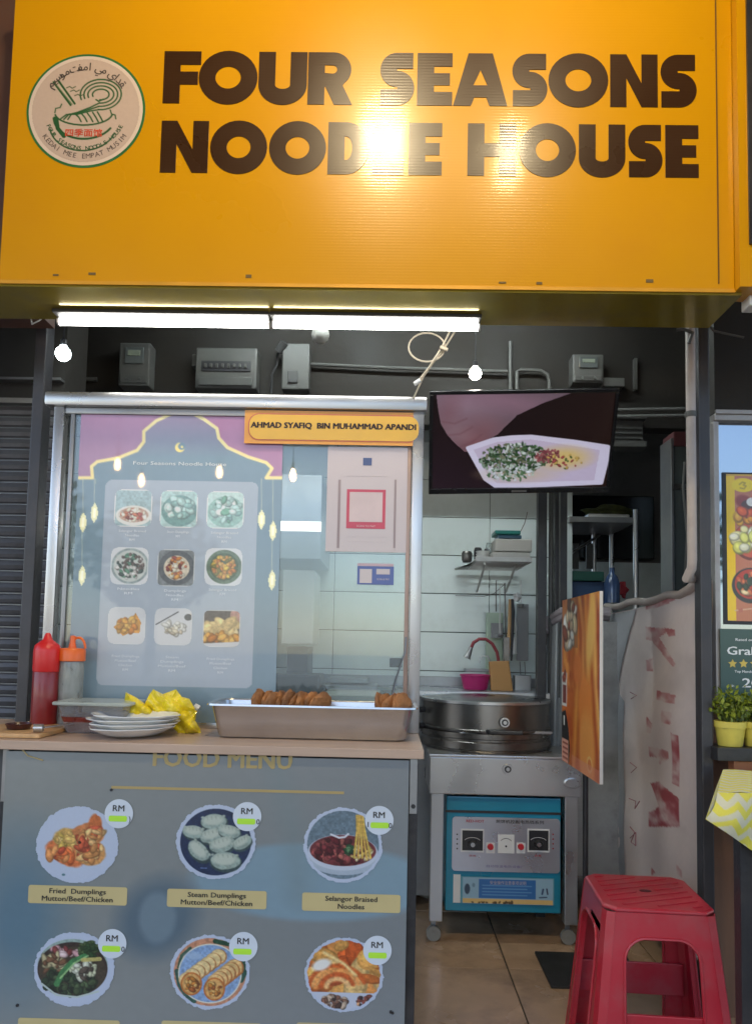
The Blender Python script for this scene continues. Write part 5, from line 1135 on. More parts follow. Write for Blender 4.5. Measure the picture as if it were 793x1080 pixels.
a, b = onY(577, 664, 3.58), onY(569, 742, 3.58); c_, d_ = onY(594, 652, 3.5), onY(594, 742, 3.5)
m = MB(); n = 10
for i in range(n):
    u0, u1 = i/n, (i+1)/n; w0, w1 = .02*math.sin(u0*9), .02*math.sin(u1*9)
    f = lambda A_, B_, u, w: A_.lerp(B_, u)+Vector((0, w, 0))
    m.quad(f(a, c_, u0, w0), f(a, c_, u1, w1), f(b, d_, u1, w1)-Vector((0, 0, .5)), f(b, d_, u0, w0)-Vector((0, 0, .5)))
bmesh.ops.remove_doubles(m.bm, verts=m.bm.verts, dist=.001); m.build('hanging_sheet', mat('pale_sheet', (.34, .35, .35), .7, 0, .1, 3, .1, 8), t, True)
a = onX(640, 700, XP+.02)
tag(MB().box((XP-.25, 3.46, .2), (XP+.01, 3.475, 1.36), .004).build('marbled_sheet', mat('marbled_sheet', (.34, .34, .33), .35, 0, .5, 5, .1, 10, dirt=.6, dcol=(.06, .055, .055), ds=5), None), 'marbled grey sheet standing behind the orange board', 'sheet')

# ================================================================== RED STOOL
sz = .50; c0 = onZ(686, 947, sz)
fl = onZ(622, 957, sz); fr = onZ(757, 968, sz); bk = onZ(627, 927, sz); sw_ = (fr.x-fl.x)
stl = thing('plastic_stool', 'red plastic stool with a ribbed top and arched legs in the foreground', 'stool', (c0.x, c0.y, 0))
redst = mat('stool_plastic', (.40, .016, .032), .33, 0, .12, 5, .04, 40, coat=.1, dirt=.55, dcol=(.33, .085, .09), ds=7)
tx = sw_/2-.012; ty = (bk.y-fl.y)/2+.03
stM = Matrix.Translation((c0.x+.005, fl.y+ty-.005, 0)) @ Matrix.Rotation(R(-4), 4, 'Z')
def cham(x, y, c_, z): return [(x-c_, -y, z), (x, -y+c_, z), (x, y-c_, z), (x-c_, y, z), (-x+c_, y, z), (-x, y-c_, z), (-x, -y+c_, z), (-x+c_, -y, z)]
m = MB(); m.m = stM
k0 = 1.0
loft(m, [cham(tx-.008, ty-.008, .03, sz-.012), cham(tx, ty, .032, sz-.012), cham(tx, ty, .032, sz-.004), cham(tx-.005, ty-.005, .032, sz)], True, True); m.build('seat', redst, stl, False, .003)
rib_n = 0
for i in range(-5, 6):      # diagonal ribs, clipped to the seat
    ph_ = R(24); off_ = i*.040; dx_, dy_ = math.cos(ph_), math.sin(ph_); nx_, ny_ = -dy_, dx_
    ts = []
    for lo, hi, d_, o_ in ((-tx+.03, tx-.03, dx_, nx_*off_), (-ty+.03, ty-.03, dy_, ny_*off_)): ts.append(sorted(((lo-o_)/d_, (hi-o_)/d_)))
    t0_, t1_ = max(ts[0][0], ts[1][0]), min(ts[0][1], ts[1][1])
    segs = [(t0_, t1_)] if abs(off_) > .03 else [(t0_, -.035), (.035, t1_)]
    for ta_, tb__ in segs:
        if tb__-ta_ < .03: continue
        m = MB(); m.m = stM @ Matrix.Translation((nx_*off_, ny_*off_, 0)) @ Matrix.Rotation(ph_, 4, 'Z'); m.box((ta_, -.004, sz+.0003), (tb__, .004, sz+.003), .001); m.build('seat_rib', redst, stl)
m = MB(); m.m = stM; m.lathe([(0, 0), (.018, 0), (.018, .0012), (0, .0012)], (0, 0, sz+.0002), 20, 1, .6); m.build('centre_hole', mat('hole_dark', (.05, .003, .006), .6), stl)
# four skirts with an arched opening, splaying outwards to the feet
def splay(z): return (sz-.012-z)*.105
def skirt(side):
    hw, hd = (tx, ty) if side % 2 == 0 else (ty, tx)
    r_ = Matrix.Rotation(R(90*side), 4, 'Z'); m = MB(); m.m = stM @ r_
    def pt(u, z, o=0):   # u across, on the splayed face
        s_ = splay(z); return Vector((u, -(hd+s_)+o, z))
    prof = []; zs_ = [sz-.012, sz-.03, sz-.06, sz-.085]
    ow = lambda z: hw-.030+splay(z)*1.0
    top_a = sz-.078; rad_ = .06; iw = lambda z: max(0, (hw-.056)+.25*splay(z)) if z < top_a-rad_ else (hw-.056+.25*splay(z))-rad_+math.sqrt(max(0, rad_**2-(z-(top_a-rad_))**2))
    levels = [sz-.012, sz-.04, top_a-.0005]+[top_a-rad_*(1-math.cos(R(t_))) for t_ in (20, 35, 50, 65, 80, 90)]+[.30, .2, .1, 0]
    th = .004
    for za, zb__ in zip(levels, levels[1:]):
        if za > top_a-.0001:
            for (o, fl_) in ((0, 1), (th, 0)): m.quad(pt(-ow(za), za, o), pt(ow(za), za, o), pt(ow(zb__), zb__, o), pt(-ow(zb__), zb__, o))
        else:
            ia, ib = min(iw(za), ow(za)-.01), min(iw(zb__), ow(zb__)-.01)
            for sg in (-1, 1):
                for o in (0, th): m.quad(pt(sg*ia, za, o), pt(sg*ow(za), za, o), pt(sg*ow(zb__), zb__, o), pt(sg*ib, zb__, o))
                m.quad(pt(sg*ia, za, 0), pt(sg*ia, za, .016), pt(sg*ib, zb__, .016), pt(sg*ib, zb__, 0))
    i0_ = min(iw(top_a-.0006), ow(top_a)-.01); m.quad(pt(-i0_, top_a-.0005, 0), pt(i0_, top_a-.0005, 0), pt(i0_, top_a-.0005, .016), pt(-i0_, top_a-.0005, .016))
    # rolled lip around the arch
    path = [pt(-min(iw(z_), ow(z_)-.01), z_, -.001) for z_ in reversed(levels[2:])]+[pt(min(iw(z_), ow(z_)-.01), z_, -.001) for z_ in levels[2:]]
    bmesh.ops.remove_doubles(m.bm, verts=m.bm.verts, dist=.0003)
    m.tube(path, .0042, 6); o = m.build('skirt', redst, stl, True); return o
for k in range(4): skirt(k)
for k, (sx, sy) in enumerate(((-1, -1), (1, -1), (1, 1), (-1, 1))):   # chamfered corner legs
    m = MB(); m.m = stM; lv = [sz-.012, .4, .3, .2, .1, 0]
    def cpts(z, off=0):
        s_ = splay(z); w_ = .030; return [Vector((sx*(tx-w_+s_), sy*(ty+s_-off), z)), Vector((sx*(tx+s_-off-.008), sy*(ty-.008+s_-off), z)), Vector((sx*(tx+s_-off), sy*(ty-w_+s_), z))]
    for za, zb__ in zip(lv, lv[1:]):
        A_, B_ = cpts(za), cpts(zb__)
        for i in range(2): m.quad(A_[i], A_[i+1], B_[i+1], B_[i])
    bmesh.ops.remove_doubles(m.bm, verts=m.bm.verts, dist=.0003); o = m.build('leg', redst, stl); 
    md = o.modifiers.new('thick', 'SOLIDIFY'); md.thickness = .003; md.offset = 0
s_ = splay(.2)
for yy in (-ty-s_+.012, ty+s_-.012):
    m = MB(); m.m = stM; m.box((-tx-s_+.02, yy-.005, .12), (tx+s_-.02, yy+.005, .22), .003); m.build('cross_band', redst, stl)

# ================================================================== RIGHT HAND SHOP
WY = 2.56
def wp(px, py, y=WY): return onY(px, py, y)
wf = thing('shop_window', 'aluminium framed window of the shop on the right', 'window', wp(770, 735))
zwt, zwb = wp(770, 452).z, wp(770, 735).z; xw0, xw1 = wp(751, 600).x, wp(751, 600).x+1.0
alu = mat('window_alu', (.36, .34, .33), .4, .5, .15, 6, dirt=.4, dcol=(.2, .15, .13), ds=8)
MB().box((xw0, WY-.02, zwb-.02), (xw0+.018, WY+.03, zwt+.02), .003).build('frame', alu, wf)
MB().box((xw0, WY-.03, zwt+.02), (xw1, WY+.03, zwt+.045), .003).build('frame', alu, wf)
MB().box((xw0, WY-.02, zwb-.045), (xw1, WY+.03, zwb-.02), .003).build('frame', alu, wf)
wg = mat('dark_window_glass', (.02, .03, .035), .02, 0, .05, spec=1.0, coat=1, croug=.01)
MB().box((xw0+.018, WY, zwb-.02), (xw1, WY+.006, zwt+.02)).build('glass_pane', mat('window_mirror', (.30, .34, .38), .03, .85, .05, 2, .02, 2, rvar=0), wf)
tag(MB().box((xw0, WY+.05, 0), (xw1, WY+.15, zwb-.05)).build('shop_front_wall', mat('brown_panel', (.17, .085, .05), .5, 0, .25, 3, .05, 30, stretch=(6, 6, .6))), 'brown panelled wall under the right hand window', 'wall')
tag(MB().box((xw0, WY-.03, zwt+.046), (xw1, WY+.1, 3.0)).build('fascia_wall', dw), 'dark wall above the right hand window', 'wall')
tag(MB().box((xw0, WY-.04, wp(770, 440).z), (xw1, WY-.031, wp(770, 436).z)).build('trim_strip', alu), 'thin metal strip above the right hand window', 'strip')
y = WY-.004; a, b = wp(765, 500, y), wp(830, 656, y)
fp = thing('food_poster', 'yellow edged poster with bowls of food on the right window', 'poster', ((a.x+b.x)/2, y, b.z))
cv = Cv(110, 200, (196, 122, 92), seed=2); cv.X = cv.X/cv.A*((b.x-a.x)/(a.z-b.z)); cv.A = (b.x-a.x)/(a.z-b.z)
cv.poly([(0, 0), (.055, 0), (.055, 1), (0, 1)], (245, 205, 20)); cv.poly([(0, 0), (cv.A, 0), (cv.A, .012), (0, .012)], (215, 170, 60))
cv.ell(.12, .19, .06, .045, (150, 60, 50), .4, 3); cv.ell(.15, .21, .05, .035, (90, 60, 50)); cv.ell(.17, .19, .035, .03, (235, 232, 225))
cv.ell(.17, .46, .13, .13, (120, 55, 40)); cv.ell(.17, .45, .12, .12, (200, 90, 60)); cv.blobs(.13, .3, .06, .05, [(240, 150, 30), (225, 95, 40), (245, 175, 60)], 16, .02, .035, 1.4, 2); cv.blobs(.13, .44, .1, .08, [(235, 225, 160), (215, 215, 110), (240, 238, 205)], 18, .025, .045, 1.4, 3)
cv.ell(.155, .76, .125, .12, (55, 50, 50)); cv.ell(.155, .75, .105, .1, (190, 60, 40)); cv.blobs(.155, .75, .08, .07, [(200, 70, 45), (225, 120, 70), (50, 60, 35), (235, 200, 150)], 40, .01, .025, 2, 4); cv.ell(.17, .73, .04, .03, (60, 70, 50))
cv.line([(.05, .93), (.2, .91)], .004, (220, 180, 150)); cv.poly([(.07, .92), (.1, .91), (.1, .94), (.07, .94)], (190, 110, 90))
cv.ell(.115, .075, .078, .048, (245, 215, 20)); cv.line([(.09, .07), (.11, .055), (.13, .06), (.115, .075), (.135, .08), (.12, .1), (.095, .095)], .005, (190, 160, 20))
cv.emit('print', vmat('poster_gloss', .3, .5, .08), fp, (a.x, y-.0012, a.z), (b.x-a.x, 0, 0), (0, 0, a.z-b.z), 1.0)
MB().box((a.x-.012, y-.001, b.z-.012), (b.x+.01, y+.003, a.z+.006)).build('backing', blackm, fp)
a, b = wp(759, 663, WY-.03), wp(840, 735, WY-.03); y = WY-.03
gp = thing('rating_sign', 'dark green delivery rating board with gold stars on the window sill', 'sign', ((a.x+b.x)/2, y, b.z))
MB().box((a.x, y, b.z-.02), (b.x, y+.006, a.z), .001).build('board', mat('board_green', (.035, .09, .085), .4, 0, .1, 4, coat=.3), gp)
W3 = mat('print_white')
def wt(s, px, py, h_, w_=None): q = wp(px, py, y); return text(s, (q.x, y-.001, q.z), h_, W3, gp, width=w_, align='l', bold=.012)
wt('Grab', 766, 686, .027, .105); wt('Rated on', 775, 674.5, .0085, .06); wt('20', 782, 720, .030, .06); wt('Top Merchant', 774, 708, .008, .075); wt('in', 771, 723, .009)
gold2 = mat('star_gold', (.62, .48, .10), .35)
for k in range(5):
    q = wp(772+11.5*k, 700, y); r0 = .0155
    shape('star', [[(math.cos(R(90+36*i))*(r0 if i % 2 == 0 else r0*.5), math.sin(R(90+36*i))*(r0 if i % 2 == 0 else r0*.5)) for i in range(10)]], (q.x, y-.001, q.z), gold2, gp)
# shelf and pots
SYD = 2.40; szz = wp(770, 789, SYD).z
tag(MB().box((xw0-.06, SYD, wp(770, 803, SYD).z), (xw1, WY-.035, szz), .003).build('window_shelf', blackm), 'black ledge under the right window carrying the flower pots', 'shelf')
tag(MB().box((xw0, SYD+.02, wp(770, 822, SYD+.02).z), (xw1, SYD+.06, wp(770, 803.3, SYD).z), .002).build('wooden_rail', mat('orange_wood', (.34, .12, .05), .4, 0, .2, 5, stretch=(.6, 6, 6))), 'orange brown wooden rail below the black ledge', 'rail')
potm = mat('yellow_pot', (.60, .50, .09), .45, 0, .12, 8, dirt=.3, dcol=(.3, .22, .08), ds=12); leafm = mat('plant_leaf', (.20, .24, .015), .5, 0, .5, 20); leafm2 = mat('plant_leaf_dark', (.07, .11, .012), .5, 0, .4, 20)
for i, (px, lab) in enumerate(((770, 'small yellow pot of green plant, the left one on the black ledge'), (799, 'small yellow pot of green plant at the right edge of the picture'))):
    q = wp(px, 770, SYD+.05); c = Vector((q.x, SYD+.055, szz)); t = thing('potted_plant', lab, 'plant', c, 'yellow pots on the black ledge')
    MB().lathe([(0, .001), (.036, .001), (.038, .004), (.046, .06), (.050, .061), (.051, .08), (.047, .081), (.044, .07), (0, .068)], c, 28).build('pot', potm, t, True)
    rnd = random.Random(i); 
    for mm_, cnt, tone in ((leafm, 260, 0), (leafm2, 170, 1)):
        m = MB()
        for k in range(cnt):
            d = Vector((rnd.gauss(0, 1), rnd.gauss(0, 1), rnd.gauss(0, .9))).normalized()*(rnd.random()**.5); pp_ = c+Vector((d.x*.075, d.y*.05, .132+d.z*.06-tone*.012+.012*math.sin(d.x*9)))
            ax = Euler((rnd.uniform(0, 6), rnd.uniform(0, 6), rnd.uniform(0, 6))).to_matrix(); s_ = rnd.uniform(.007, .015)
            m.quad(pp_+ax @ Vector((-s_, 0, 0)), pp_+ax @ Vector((0, s_*.45, .001)), pp_+ax @ Vector((s_, 0, 0)), pp_+ax @ Vector((0, -s_*.45, .001)))
        m.build('foliage', mm_, t)
    m = MB()
    for k in range(16):
        a_ = rnd.uniform(0, 6.28); r_ = rnd.uniform(.01, .055); m.tube([c+Vector((math.cos(a_)*.008, math.sin(a_)*.008, .06)), c+Vector((math.cos(a_)*r_, math.sin(a_)*r_*.7, rnd.uniform(.12, .17)))], .0011, 4)
    m.build('stem', leafm2, t)
# table with chevron cloth
TZ = .86; A = onZ(762, 812, TZ); B_ = onZ(756, 836, TZ); tyb, tyf = A.y, B_.y
tb_ = thing('dining_table', 'dark legged table at the right edge under a yellow checked cloth', 'table', (A.x+.35, (tyb+tyf)/2, 0))
MB().box((A.x+.02, tyf+.02, TZ-.03), (A.x+.8, tyb, TZ-.004)).build('tabletop', mat('brown_panel'), tb_)
q = onY(784, 950, tyf+.06); 
for yy in (tyf+.04, tyb-.05):
    qx_ = onY(785, 950, yy).x; MB().box((qx_-.02, yy-.02, -.006), (qx_+.02, yy+.02, TZ-.03), .002).build('leg', blackm, tb_)
MB().box((q.x+.02, tyf+.03, .52), (q.x+.6, tyf+.05, .56)).build('brace', blackm, tb_)
clo = thing('table_cloth', 'yellow and white zigzag cloth draped over the table at the right edge', 'tablecloth', (A.x+.3, (tyb+tyf)/2, TZ))
clm_ = vmat('chevron_cloth', .8)
T0 = Vector((A.x, tyb, TZ+.001)); T1 = Vector((B_.x, tyf, TZ+.001)); H0 = onY(740, 862, tyf-.01); H1 = onY(793, 897, tyf-.03); WX = .62
def chev(a_, b_):
    z_ = b_/.022+1.2*abs(((a_/.03) % 2)-1); k_ = (z_ % 2)
    return (lin((214, 202, 78)) if k_ < 1 else lin((204, 198, 170)))+(1,)
def patch(fn, n1_, n2_, nm):
    V, C, F = [], [], []
    for j in range(n2_+1):
        for i in range(n1_+1):
            p_, c_ = fn(i/n1_, j/n2_); V.append(p_); C.append(c_)
    for j in range(n2_):
        for i in range(n1_): F.append((j*(n1_+1)+i, j*(n1_+1)+i+1, (j+1)*(n1_+1)+i+1, (j+1)*(n1_+1)+i))
    rawmesh(nm, V, F, clm_, clo, C, True)
patch(lambda u, v: (T0.lerp(T1, v)+Vector((u*WX, 0, .0015*math.sin(u*30+v*5))), chev(u*WX, v*(T0-T1).length)), 150, 60, 'cloth_top')
def front(u, v):
    e = T1+Vector((u*WX, 0, 0)); sl = (H1.z-H0.z)/(H1.x-H0.x); hx = H0.x+u*(WX+.12); h_ = Vector((hx, tyf-.03-.02*math.sin(u*26), H0.z+sl*(hx-H0.x)))
    p_ = e.lerp(h_, v); p_.y -= .015*math.sin(v*3.14)*(1+math.sin(u*24)); return p_, chev(u*(WX+.1)+.02*v, .13+v*(e-h_).length)
patch(front, 190, 90, 'cloth_front')
def side(u, v):
    e = T0.lerp(T1, u); h_ = (T0+Vector((-.02, .0, -.05))).lerp(front(0, 1)[0], u**.8); p_ = e.lerp(h_, v)
    if u > .97: p_ = front(0, v)[0]
    return p_, chev(v*.12+.02, u*(T0-T1).length+v*.02)
patch(side, 50, 60, 'cloth_side')

# ================================================================== KITCHEN INSIDE
def kp(px, py, d): return onY(px, py, d)
# dark posts and white strip between kitchen and store
post(567, 576.5, 3.50, blackm, 'left of the two dark posts between the kitchen and the store', 600, .05, 2.33)
post(585, 598, 3.55, blackm, 'right of the two dark posts between the kitchen and the store', 600, .05, 2.33)
tag(MB().rod((kp(580.5, 600, 3.57).x, 3.57, .9), (kp(580.5, 600, 3.57).x, 3.57, 2.4), .011, n=12).build('white_pipe', offw, None, True), 'pale pipe running between the two dark posts', 'pipe')
tag(MB().rod((kp(591, 600, 3.5).x, 3.52, 1.0), (kp(591, 600, 3.5).x, 3.52, 2.3), .004, n=8).build('thin_pipe', offw, None, True), 'thin pale pipe on the right dark post', 'pipe')
# wire dish shelf
d1, d2 = 3.55, 3.98; zs_ = kp(530, 591, d1).z
xs0, xs1 = kp(501, 590, d1).x, kp(561, 590, d1).x
ws = thing('dish_rack', 'white wire wall shelf holding stacked boxes above the sink', 'shelf', ((xs0+xs1)/2, 3.75, zs_))
wr = mat('white_wire', (.5, .5, .48), .4, dirt=.3)
MB().box((xs0, d1, zs_-.006), (xs1, d1+.008, zs_+.016), .002).box((xs0, d2-.01, zs_-.006), (xs1, d2, zs_+.006), .002).box((xs0, d1+.008, zs_-.006), (xs0+.01, d2-.01, zs_+.006)).box((xs1-.01, d1+.008, zs_-.006), (xs1, d2-.01, zs_+.006)).build('frame', wr, ws)
for k in range(11): y = d1+.03+.037*k; MB().rod((xs0+.01, y, zs_), (xs1-.01, y, zs_), .0035, n=6).build('wire', wr, ws)
for x in (xs0+.06, xs1-.06): MB().tube([(x, d1+.1, zs_-.008), (x, d2-.02, zs_-.12), (x, d2, zs_-.12)], .006, 6).build('bracket', wr, ws)
xs2 = kp(485, 612, d2).x-.03
MB().hexa([(xs0-.004, d1, zs_-.006), (xs0-.004, d2, zs_-.006), (xs2, d2, zs_-.006), (xs2+.06, d1+.2, zs_-.006)], [(xs0-.004, d1, zs_+.004), (xs0-.004, d2, zs_+.004), (xs2, d2, zs_+.004), (xs2+.06, d1+.2, zs_+.004)]).build('side_tray', wr, ws)
def kb(nm, px0, py0, px1, py1, d, dep, m, label, cat, bev=.004, rot=None):
    a, b = kp(px0, py0, d), kp(px1, py1, d); o = MB().box((a.x, d, b.z), (b.x, d+dep, a.z), bev, rot).build(nm, m); return tag(o, label, cat)
box_m = mat('styro_box', (.42, .40, .37), .7, 0, .08, 6)
for (px0, py0, px1, py1, d, l) in ((522, 568, 561, 582, 3.6, 'upper grey takeaway box on the wire shelf'), (519, 582, 559, 589.5, 3.59, 'lower grey takeaway box on the wire shelf')): kb('takeaway_box', px0, py0, px1, py1, d, .2, box_m, l, 'box', .006)
kb('tray_stack', 525, 564, 550, 568, 3.65, .14, mat('tray_blue', (.06, .16, .25), .4), 'blue tray on top of the grey takeaway boxes', 'tray')
kb('teal_tray', 522, 559, 549, 563.5, 3.63, .14, mat('lid_green', (.01, .16, .14), .4), 'teal tray lying on the blue tray', 'tray')
for i, (px, py, r, mm_, l) in enumerate(((492, 600, .026, steeld, 'small dark pot on the left end of the wire shelf'), (504, 583, .02, blackm, 'black mug on the wire shelf'), (513.5, 582, .016, blackm, 'small black bottle on the wire shelf beside the mug'), (516, 572, .018, glassmat('jar_glass', .35, (.4, .45, .45)), 'clear jar on the wire shelf beside the blue tray'))):
    c = kp(px, py, 3.72); c.z = zs_+.007; h_ = (.055, .075, .07, .10)[i]
    tag(MB().lathe([(0, 0), (r*.8, 0), (r, h_*.2), (r*1.05, h_*.8), (r*.8, h_), (0, h_)], c, 20).build(('small_pot', 'mug', 'small_bottle', 'jar')[i], mm_, None, True), l, ('pot', 'mug', 'bottle', 'jar')[i])
# loose cables on the wall
tag(MB().tube([kp(x, y, 3.95) for x, y in ((556, 540), (553, 552), (548, 562), (540, 570))], .0025).build('wall_wire', steeld, smooth=True), 'thin wire curving over the shelf on the tiled wall', 'wire')
tag(MB().tube([kp(x, y, 3.95) for x, y in ((533, 615), (521, 626), (510, 629), (480, 628))], .002).build('wall_wire', steeld, smooth=True), 'thin wire sagging left under the wire shelf', 'wire')
# hooks and hanging utensils
hk = [((523, 612), (523, 645), .003, 'thin skewer hanging left under the shelf'), ((532, 615), (534, 700), .004, 'long thin ladle handle hanging under the shelf')]
for (a, b, r, l) in hk: tag(MB().tube([kp(*a, 3.85), kp((a[0]+b[0])/2, (a[1]+b[1])/2, 3.86), kp(*b, 3.86)], r).build('skewer', steeld, smooth=True), l, 'utensil')
t = thing('spatula', 'wooden handled spatula hanging by the sink', 'utensil', kp(536, 660, 3.8))
MB().tube([kp(538, 632, 3.8), kp(537, 670, 3.81), kp(534, 700, 3.82)], [.009, .011, .012]).build('handle', mat('bamboo'), t, True)
MB().box(kp(531, 672, 3.8), kp(537, 702, 3.8)+Vector((0, .006, 0)), .001).build('blade', steeld, t)
t = thing('tongs', 'black handled tongs hanging by the sink', 'utensil', kp(541, 660, 3.79))
MB().tube([kp(540, 632, 3.79), kp(541, 645, 3.78), kp(539, 697, 3.79)], [.007, .009, .005]).build('arm', blackm, t, True); MB().tube([kp(541, 632, 3.79), kp(544, 660, 3.79), kp(544, 690, 3.79)], [.005, .006, .004]).build('arm', steel, t, True)
MB().blob(kp(545, 630, 3.79), .02, 2, .3, 2).build('hook_cluster', whitep, t, True)
for i_, (px, y0, y1, l) in enumerate(((527, 617, 668, 'steel ladle hanging from the wire shelf, left one'), (549, 612, 636, 'short steel ladle hanging from the right end of the wire shelf'))):
    t = thing('ladle', l, 'ladle', kp(px, y0, 3.82)); MB().tube([kp(px, y0, 3.82), kp(px, y1, 3.83)], .003, 6).build('handle', steel, t, True)
    c = kp(px, y1+2, 3.82); MB().lathe([(0, -.012), (.014, -.009), (.02, 0), (.021, .004), (.018, .001), (0, -.008)], c, 16).build('bowl', steel, t, True)
for i_ in range(3):
    c = kp(509, 588, 3.68); c.z = zs_+.006+.013*i_
    tag(MB().lathe([(0, .002), (.02, .002), (.034, .022), (.036, .026), (.032, .024), (.018, .006), (0, .005)], c, 20).build('bowl', whitep, None, True), 'small white bowl on the wire shelf, %s of its stack of three' % ('bottom', 'middle', 'top')[i_], 'bowl', 'white bowls on the wire shelf')
kb('grey_board', 545, 637, 557, 697, 3.86, .015, mat('grey_board', (.28, .28, .28), .5), 'narrow grey chopping board hanging on the tiled wall', 'board', .004)
kb('green_bag', 513, 646, 530, 713, 3.93, .03, mat('pale_green', (.42, .52, .40), .5, 0, .1, 5), 'pale green packet standing on the wall side of the sink', 'packet', .006)
kb('grey_packet', 518, 657, 530, 673, 3.90, .02, mat('grey_board'), 'small grey note on the pale green packet', 'note', .002)
kb('plastic_cup', 540, 672, 545, 690, 3.8, .03, whitep, 'small white bottle beside the hanging tongs', 'bottle', .004)
# sink counter, basin, faucet
kz = kp(480, 729, 3.55).z; sk0 = kp(300, 729, 3.6).x
sk = thing('sink_counter', 'steel sink counter along the tiled wall', 'sink', (.3, 3.8, 0))
MB().box((-1.0, 3.56, kz-.03), (.86, 4.0, kz), .004).build('worktop', steel, sk)
MB().box((-1.0, 3.975, kz), (.86, 4.0, kz+.05), .002).build('splashback', steelh, sk)
MB().box((-.95, 3.6, .05), (.82, 3.97, kz-.031)).build('cabinet', steelh, sk)
c = kp(501, 719, 3.7); c.z = kz+.001
tag(MB().lathe([(0, .001), (.055, .001), (.06, .01), (.072, .066), (.077, .069), (.077, .075), (.068, .075), (.056, .012), (0, .01)], c, 32).build('pink_basin', mat('magenta_plastic', (.50, .02, .16), .35), None, True), 'magenta plastic basin in front of the sink tap', 'basin')
tag(MB().box((kp(496, 710, 3.75).x-.02, 3.8, kz+.085), (kp(518, 710, 3.75).x, 3.9, kz+.1), .003).build('steel_tray', steelh), 'flat steel tray behind the magenta basin', 'tray')
c1, c2_ = kp(518, 698, 3.64), kp(541, 730, 3.64)
m = MB(); m.hexa([(c1.x, 3.64, kz+.001), (c2_.x, 3.64, kz+.001), (c2_.x, 3.66, kz+.001), (c1.x, 3.66, kz+.001)], [(c1.x-.004, 3.70, c1.z), (c2_.x-.012, 3.70, c1.z+.006), (c2_.x-.012, 3.72, c1.z+.006), (c1.x-.004, 3.72, c1.z)])
tag(m.build('chopping_board', mat('brown_board', (.34, .17, .05), .5, 0, .15, 6), None, False, .004), 'brown chopping board propped beside the magenta basin', 'board')
fa = thing('kitchen_tap', 'red hosed arched kitchen tap behind the magenta basin', 'tap', kp(524, 725, 3.76))
pts = [kp(x, y, 3.76) for x, y in ((526, 725), (526, 700), (524, 688), (519, 679), (512, 674), (505, 674), (499, 678), (496, 685))]
MB().tube(pts, .0085, 10).build('hose', mat('hose_red', (.28, .03, .04), .35), fa, True)
MB().tube([kp(496.5, 683, 3.755), kp(494, 690, 3.75), kp(492, 694, 3.75)], [.010, .014, .02], 12).build('spray_head', steel, fa, True)
MB().tube([kp(518, 718, 3.74), kp(518, 700, 3.74), kp(514, 692, 3.74), kp(508, 692, 3.74), kp(505, 699, 3.74)], .005, 8).build('second_spout', steel, fa, True)
MB().rod((kp(526, 725, 3.76).x, 3.76, kz), (kp(526, 725, 3.76).x, 3.76, kz+.06), .014).build('base', steel, fa, True)
kb('steel_caddy', 543, 712, 560, 729, 3.7, .08, steelh, 'small steel caddy at the right end of the sink counter', 'caddy', .003)
for x in (548, 553): tag(MB().tube([kp(x, 698, 3.82), kp(x+1, 714, 3.82)], .002).build('hanging_wire', steeld), ('left' if x == 548 else 'right')+' of two thin wires hanging over the small steel caddy', 'wire', 'thin wires over the caddy')
# behind the glass screen: white cupboard, dark machine, hood, trays
hw_ = kb('white_cabinet', 299, 601, 330, 680, 3.55, .3, mat('white_cabinet', (.60, .62, .62), .35, 0, .04, coat=.3), 'tall narrow white box seen through the glass left of the tiles', 'cabinet', .006)
t = thing('grinder_machine', 'dark grey machine base under the tall white box', 'machine', kp(312, 730, 3.4))
a, b = kp(303, 681, 3.55), kp(324, 712, 3.55); MB().box((a.x, 3.55, b.z), (b.x, 3.8, a.z-.002), .004).build('column', mat('machine_grey', (.12, .12, .13), .35, .4), t)
a, b = kp(288, 711, 3.3), kp(337, 732, 3.3); MB().box((a.x, 3.3, b.z), (b.x, 3.55, a.z), .01).build('base', mat('machine_dark', (.06, .06, .065), .4, .2), t)
MB().tube([kp(337, 722, 3.4), kp(343, 724, 3.4), kp(346, 732, 3.4)], .004).build('power_cord', blackm, t, True)
for i, (a_, b_, l) in enumerate(((342, 398, 'lower steel tray on the kitchen shelf behind the glass'), (345, 388, 'upper steel tray on the kitchen shelf behind the glass'))): kb('steel_tray', a_, 722-i*7, b_, 728-i*7, 3.58, .25, steelh, l, 'tray', .003)
kb('steel_ledge', 338, 733, 400, 741, 3.1, .4, mat('pale_ledge', (.6, .58, .5), .3, .3), 'pale worktop edge just behind the food pan', 'worktop', .003)
kb('black_hook', 411, 694, 424, 704, 3.9, .03, blackm, 'small black soap holder low on the tiled wall', 'holder', .004)
# extractor hood seen through the glass
a, b = kp(293, 500, 3.45), kp(338, 590, 3.45)
hd_ = thing('extractor_hood', 'steel extractor hood seen through the glass at upper left', 'hood', ((a.x+b.x)/2-.3, 3.6, b.z))
MB().box((a.x-.7, 3.45, b.z), (b.x, 3.98, a.z), .004).build('canopy', mat('hood_steel', (.42, .46, .50), .35, .7, .1, 6), hd_)
MB().box((a.x-.7, 3.446, kp(310, 560, 3.45).z), (b.x, 3.4495, kp(310, 550, 3.45).z)).build('strip', emat('hood_lamp', (1, .97, .85), .8), hd_)
t = thing('steel_rack', 'stainless storage rack in the dim store behind the television', 'rack', kp(640, 640, 4.0))
ra, rb_ = kp(600, 546, 3.95), kp(664, 546, 3.95)
for z_ in (kp(630, 545, 3.95).z, kp(630, 600, 3.95).z-.3): MB().box((ra.x, 3.95, z_-.03), (rb_.x+.03, 4.4, z_), .003).build('shelf', steelh, t)
for (x, y) in ((rb_.x+.03, 3.95), (rb_.x+.03, 4.38), (kp(626, 600, 4.38).x, 4.38)): MB().rod((x, y, 0), (x, y, ra.z+.05), .014, n=14).build('upright', steel, t, True)
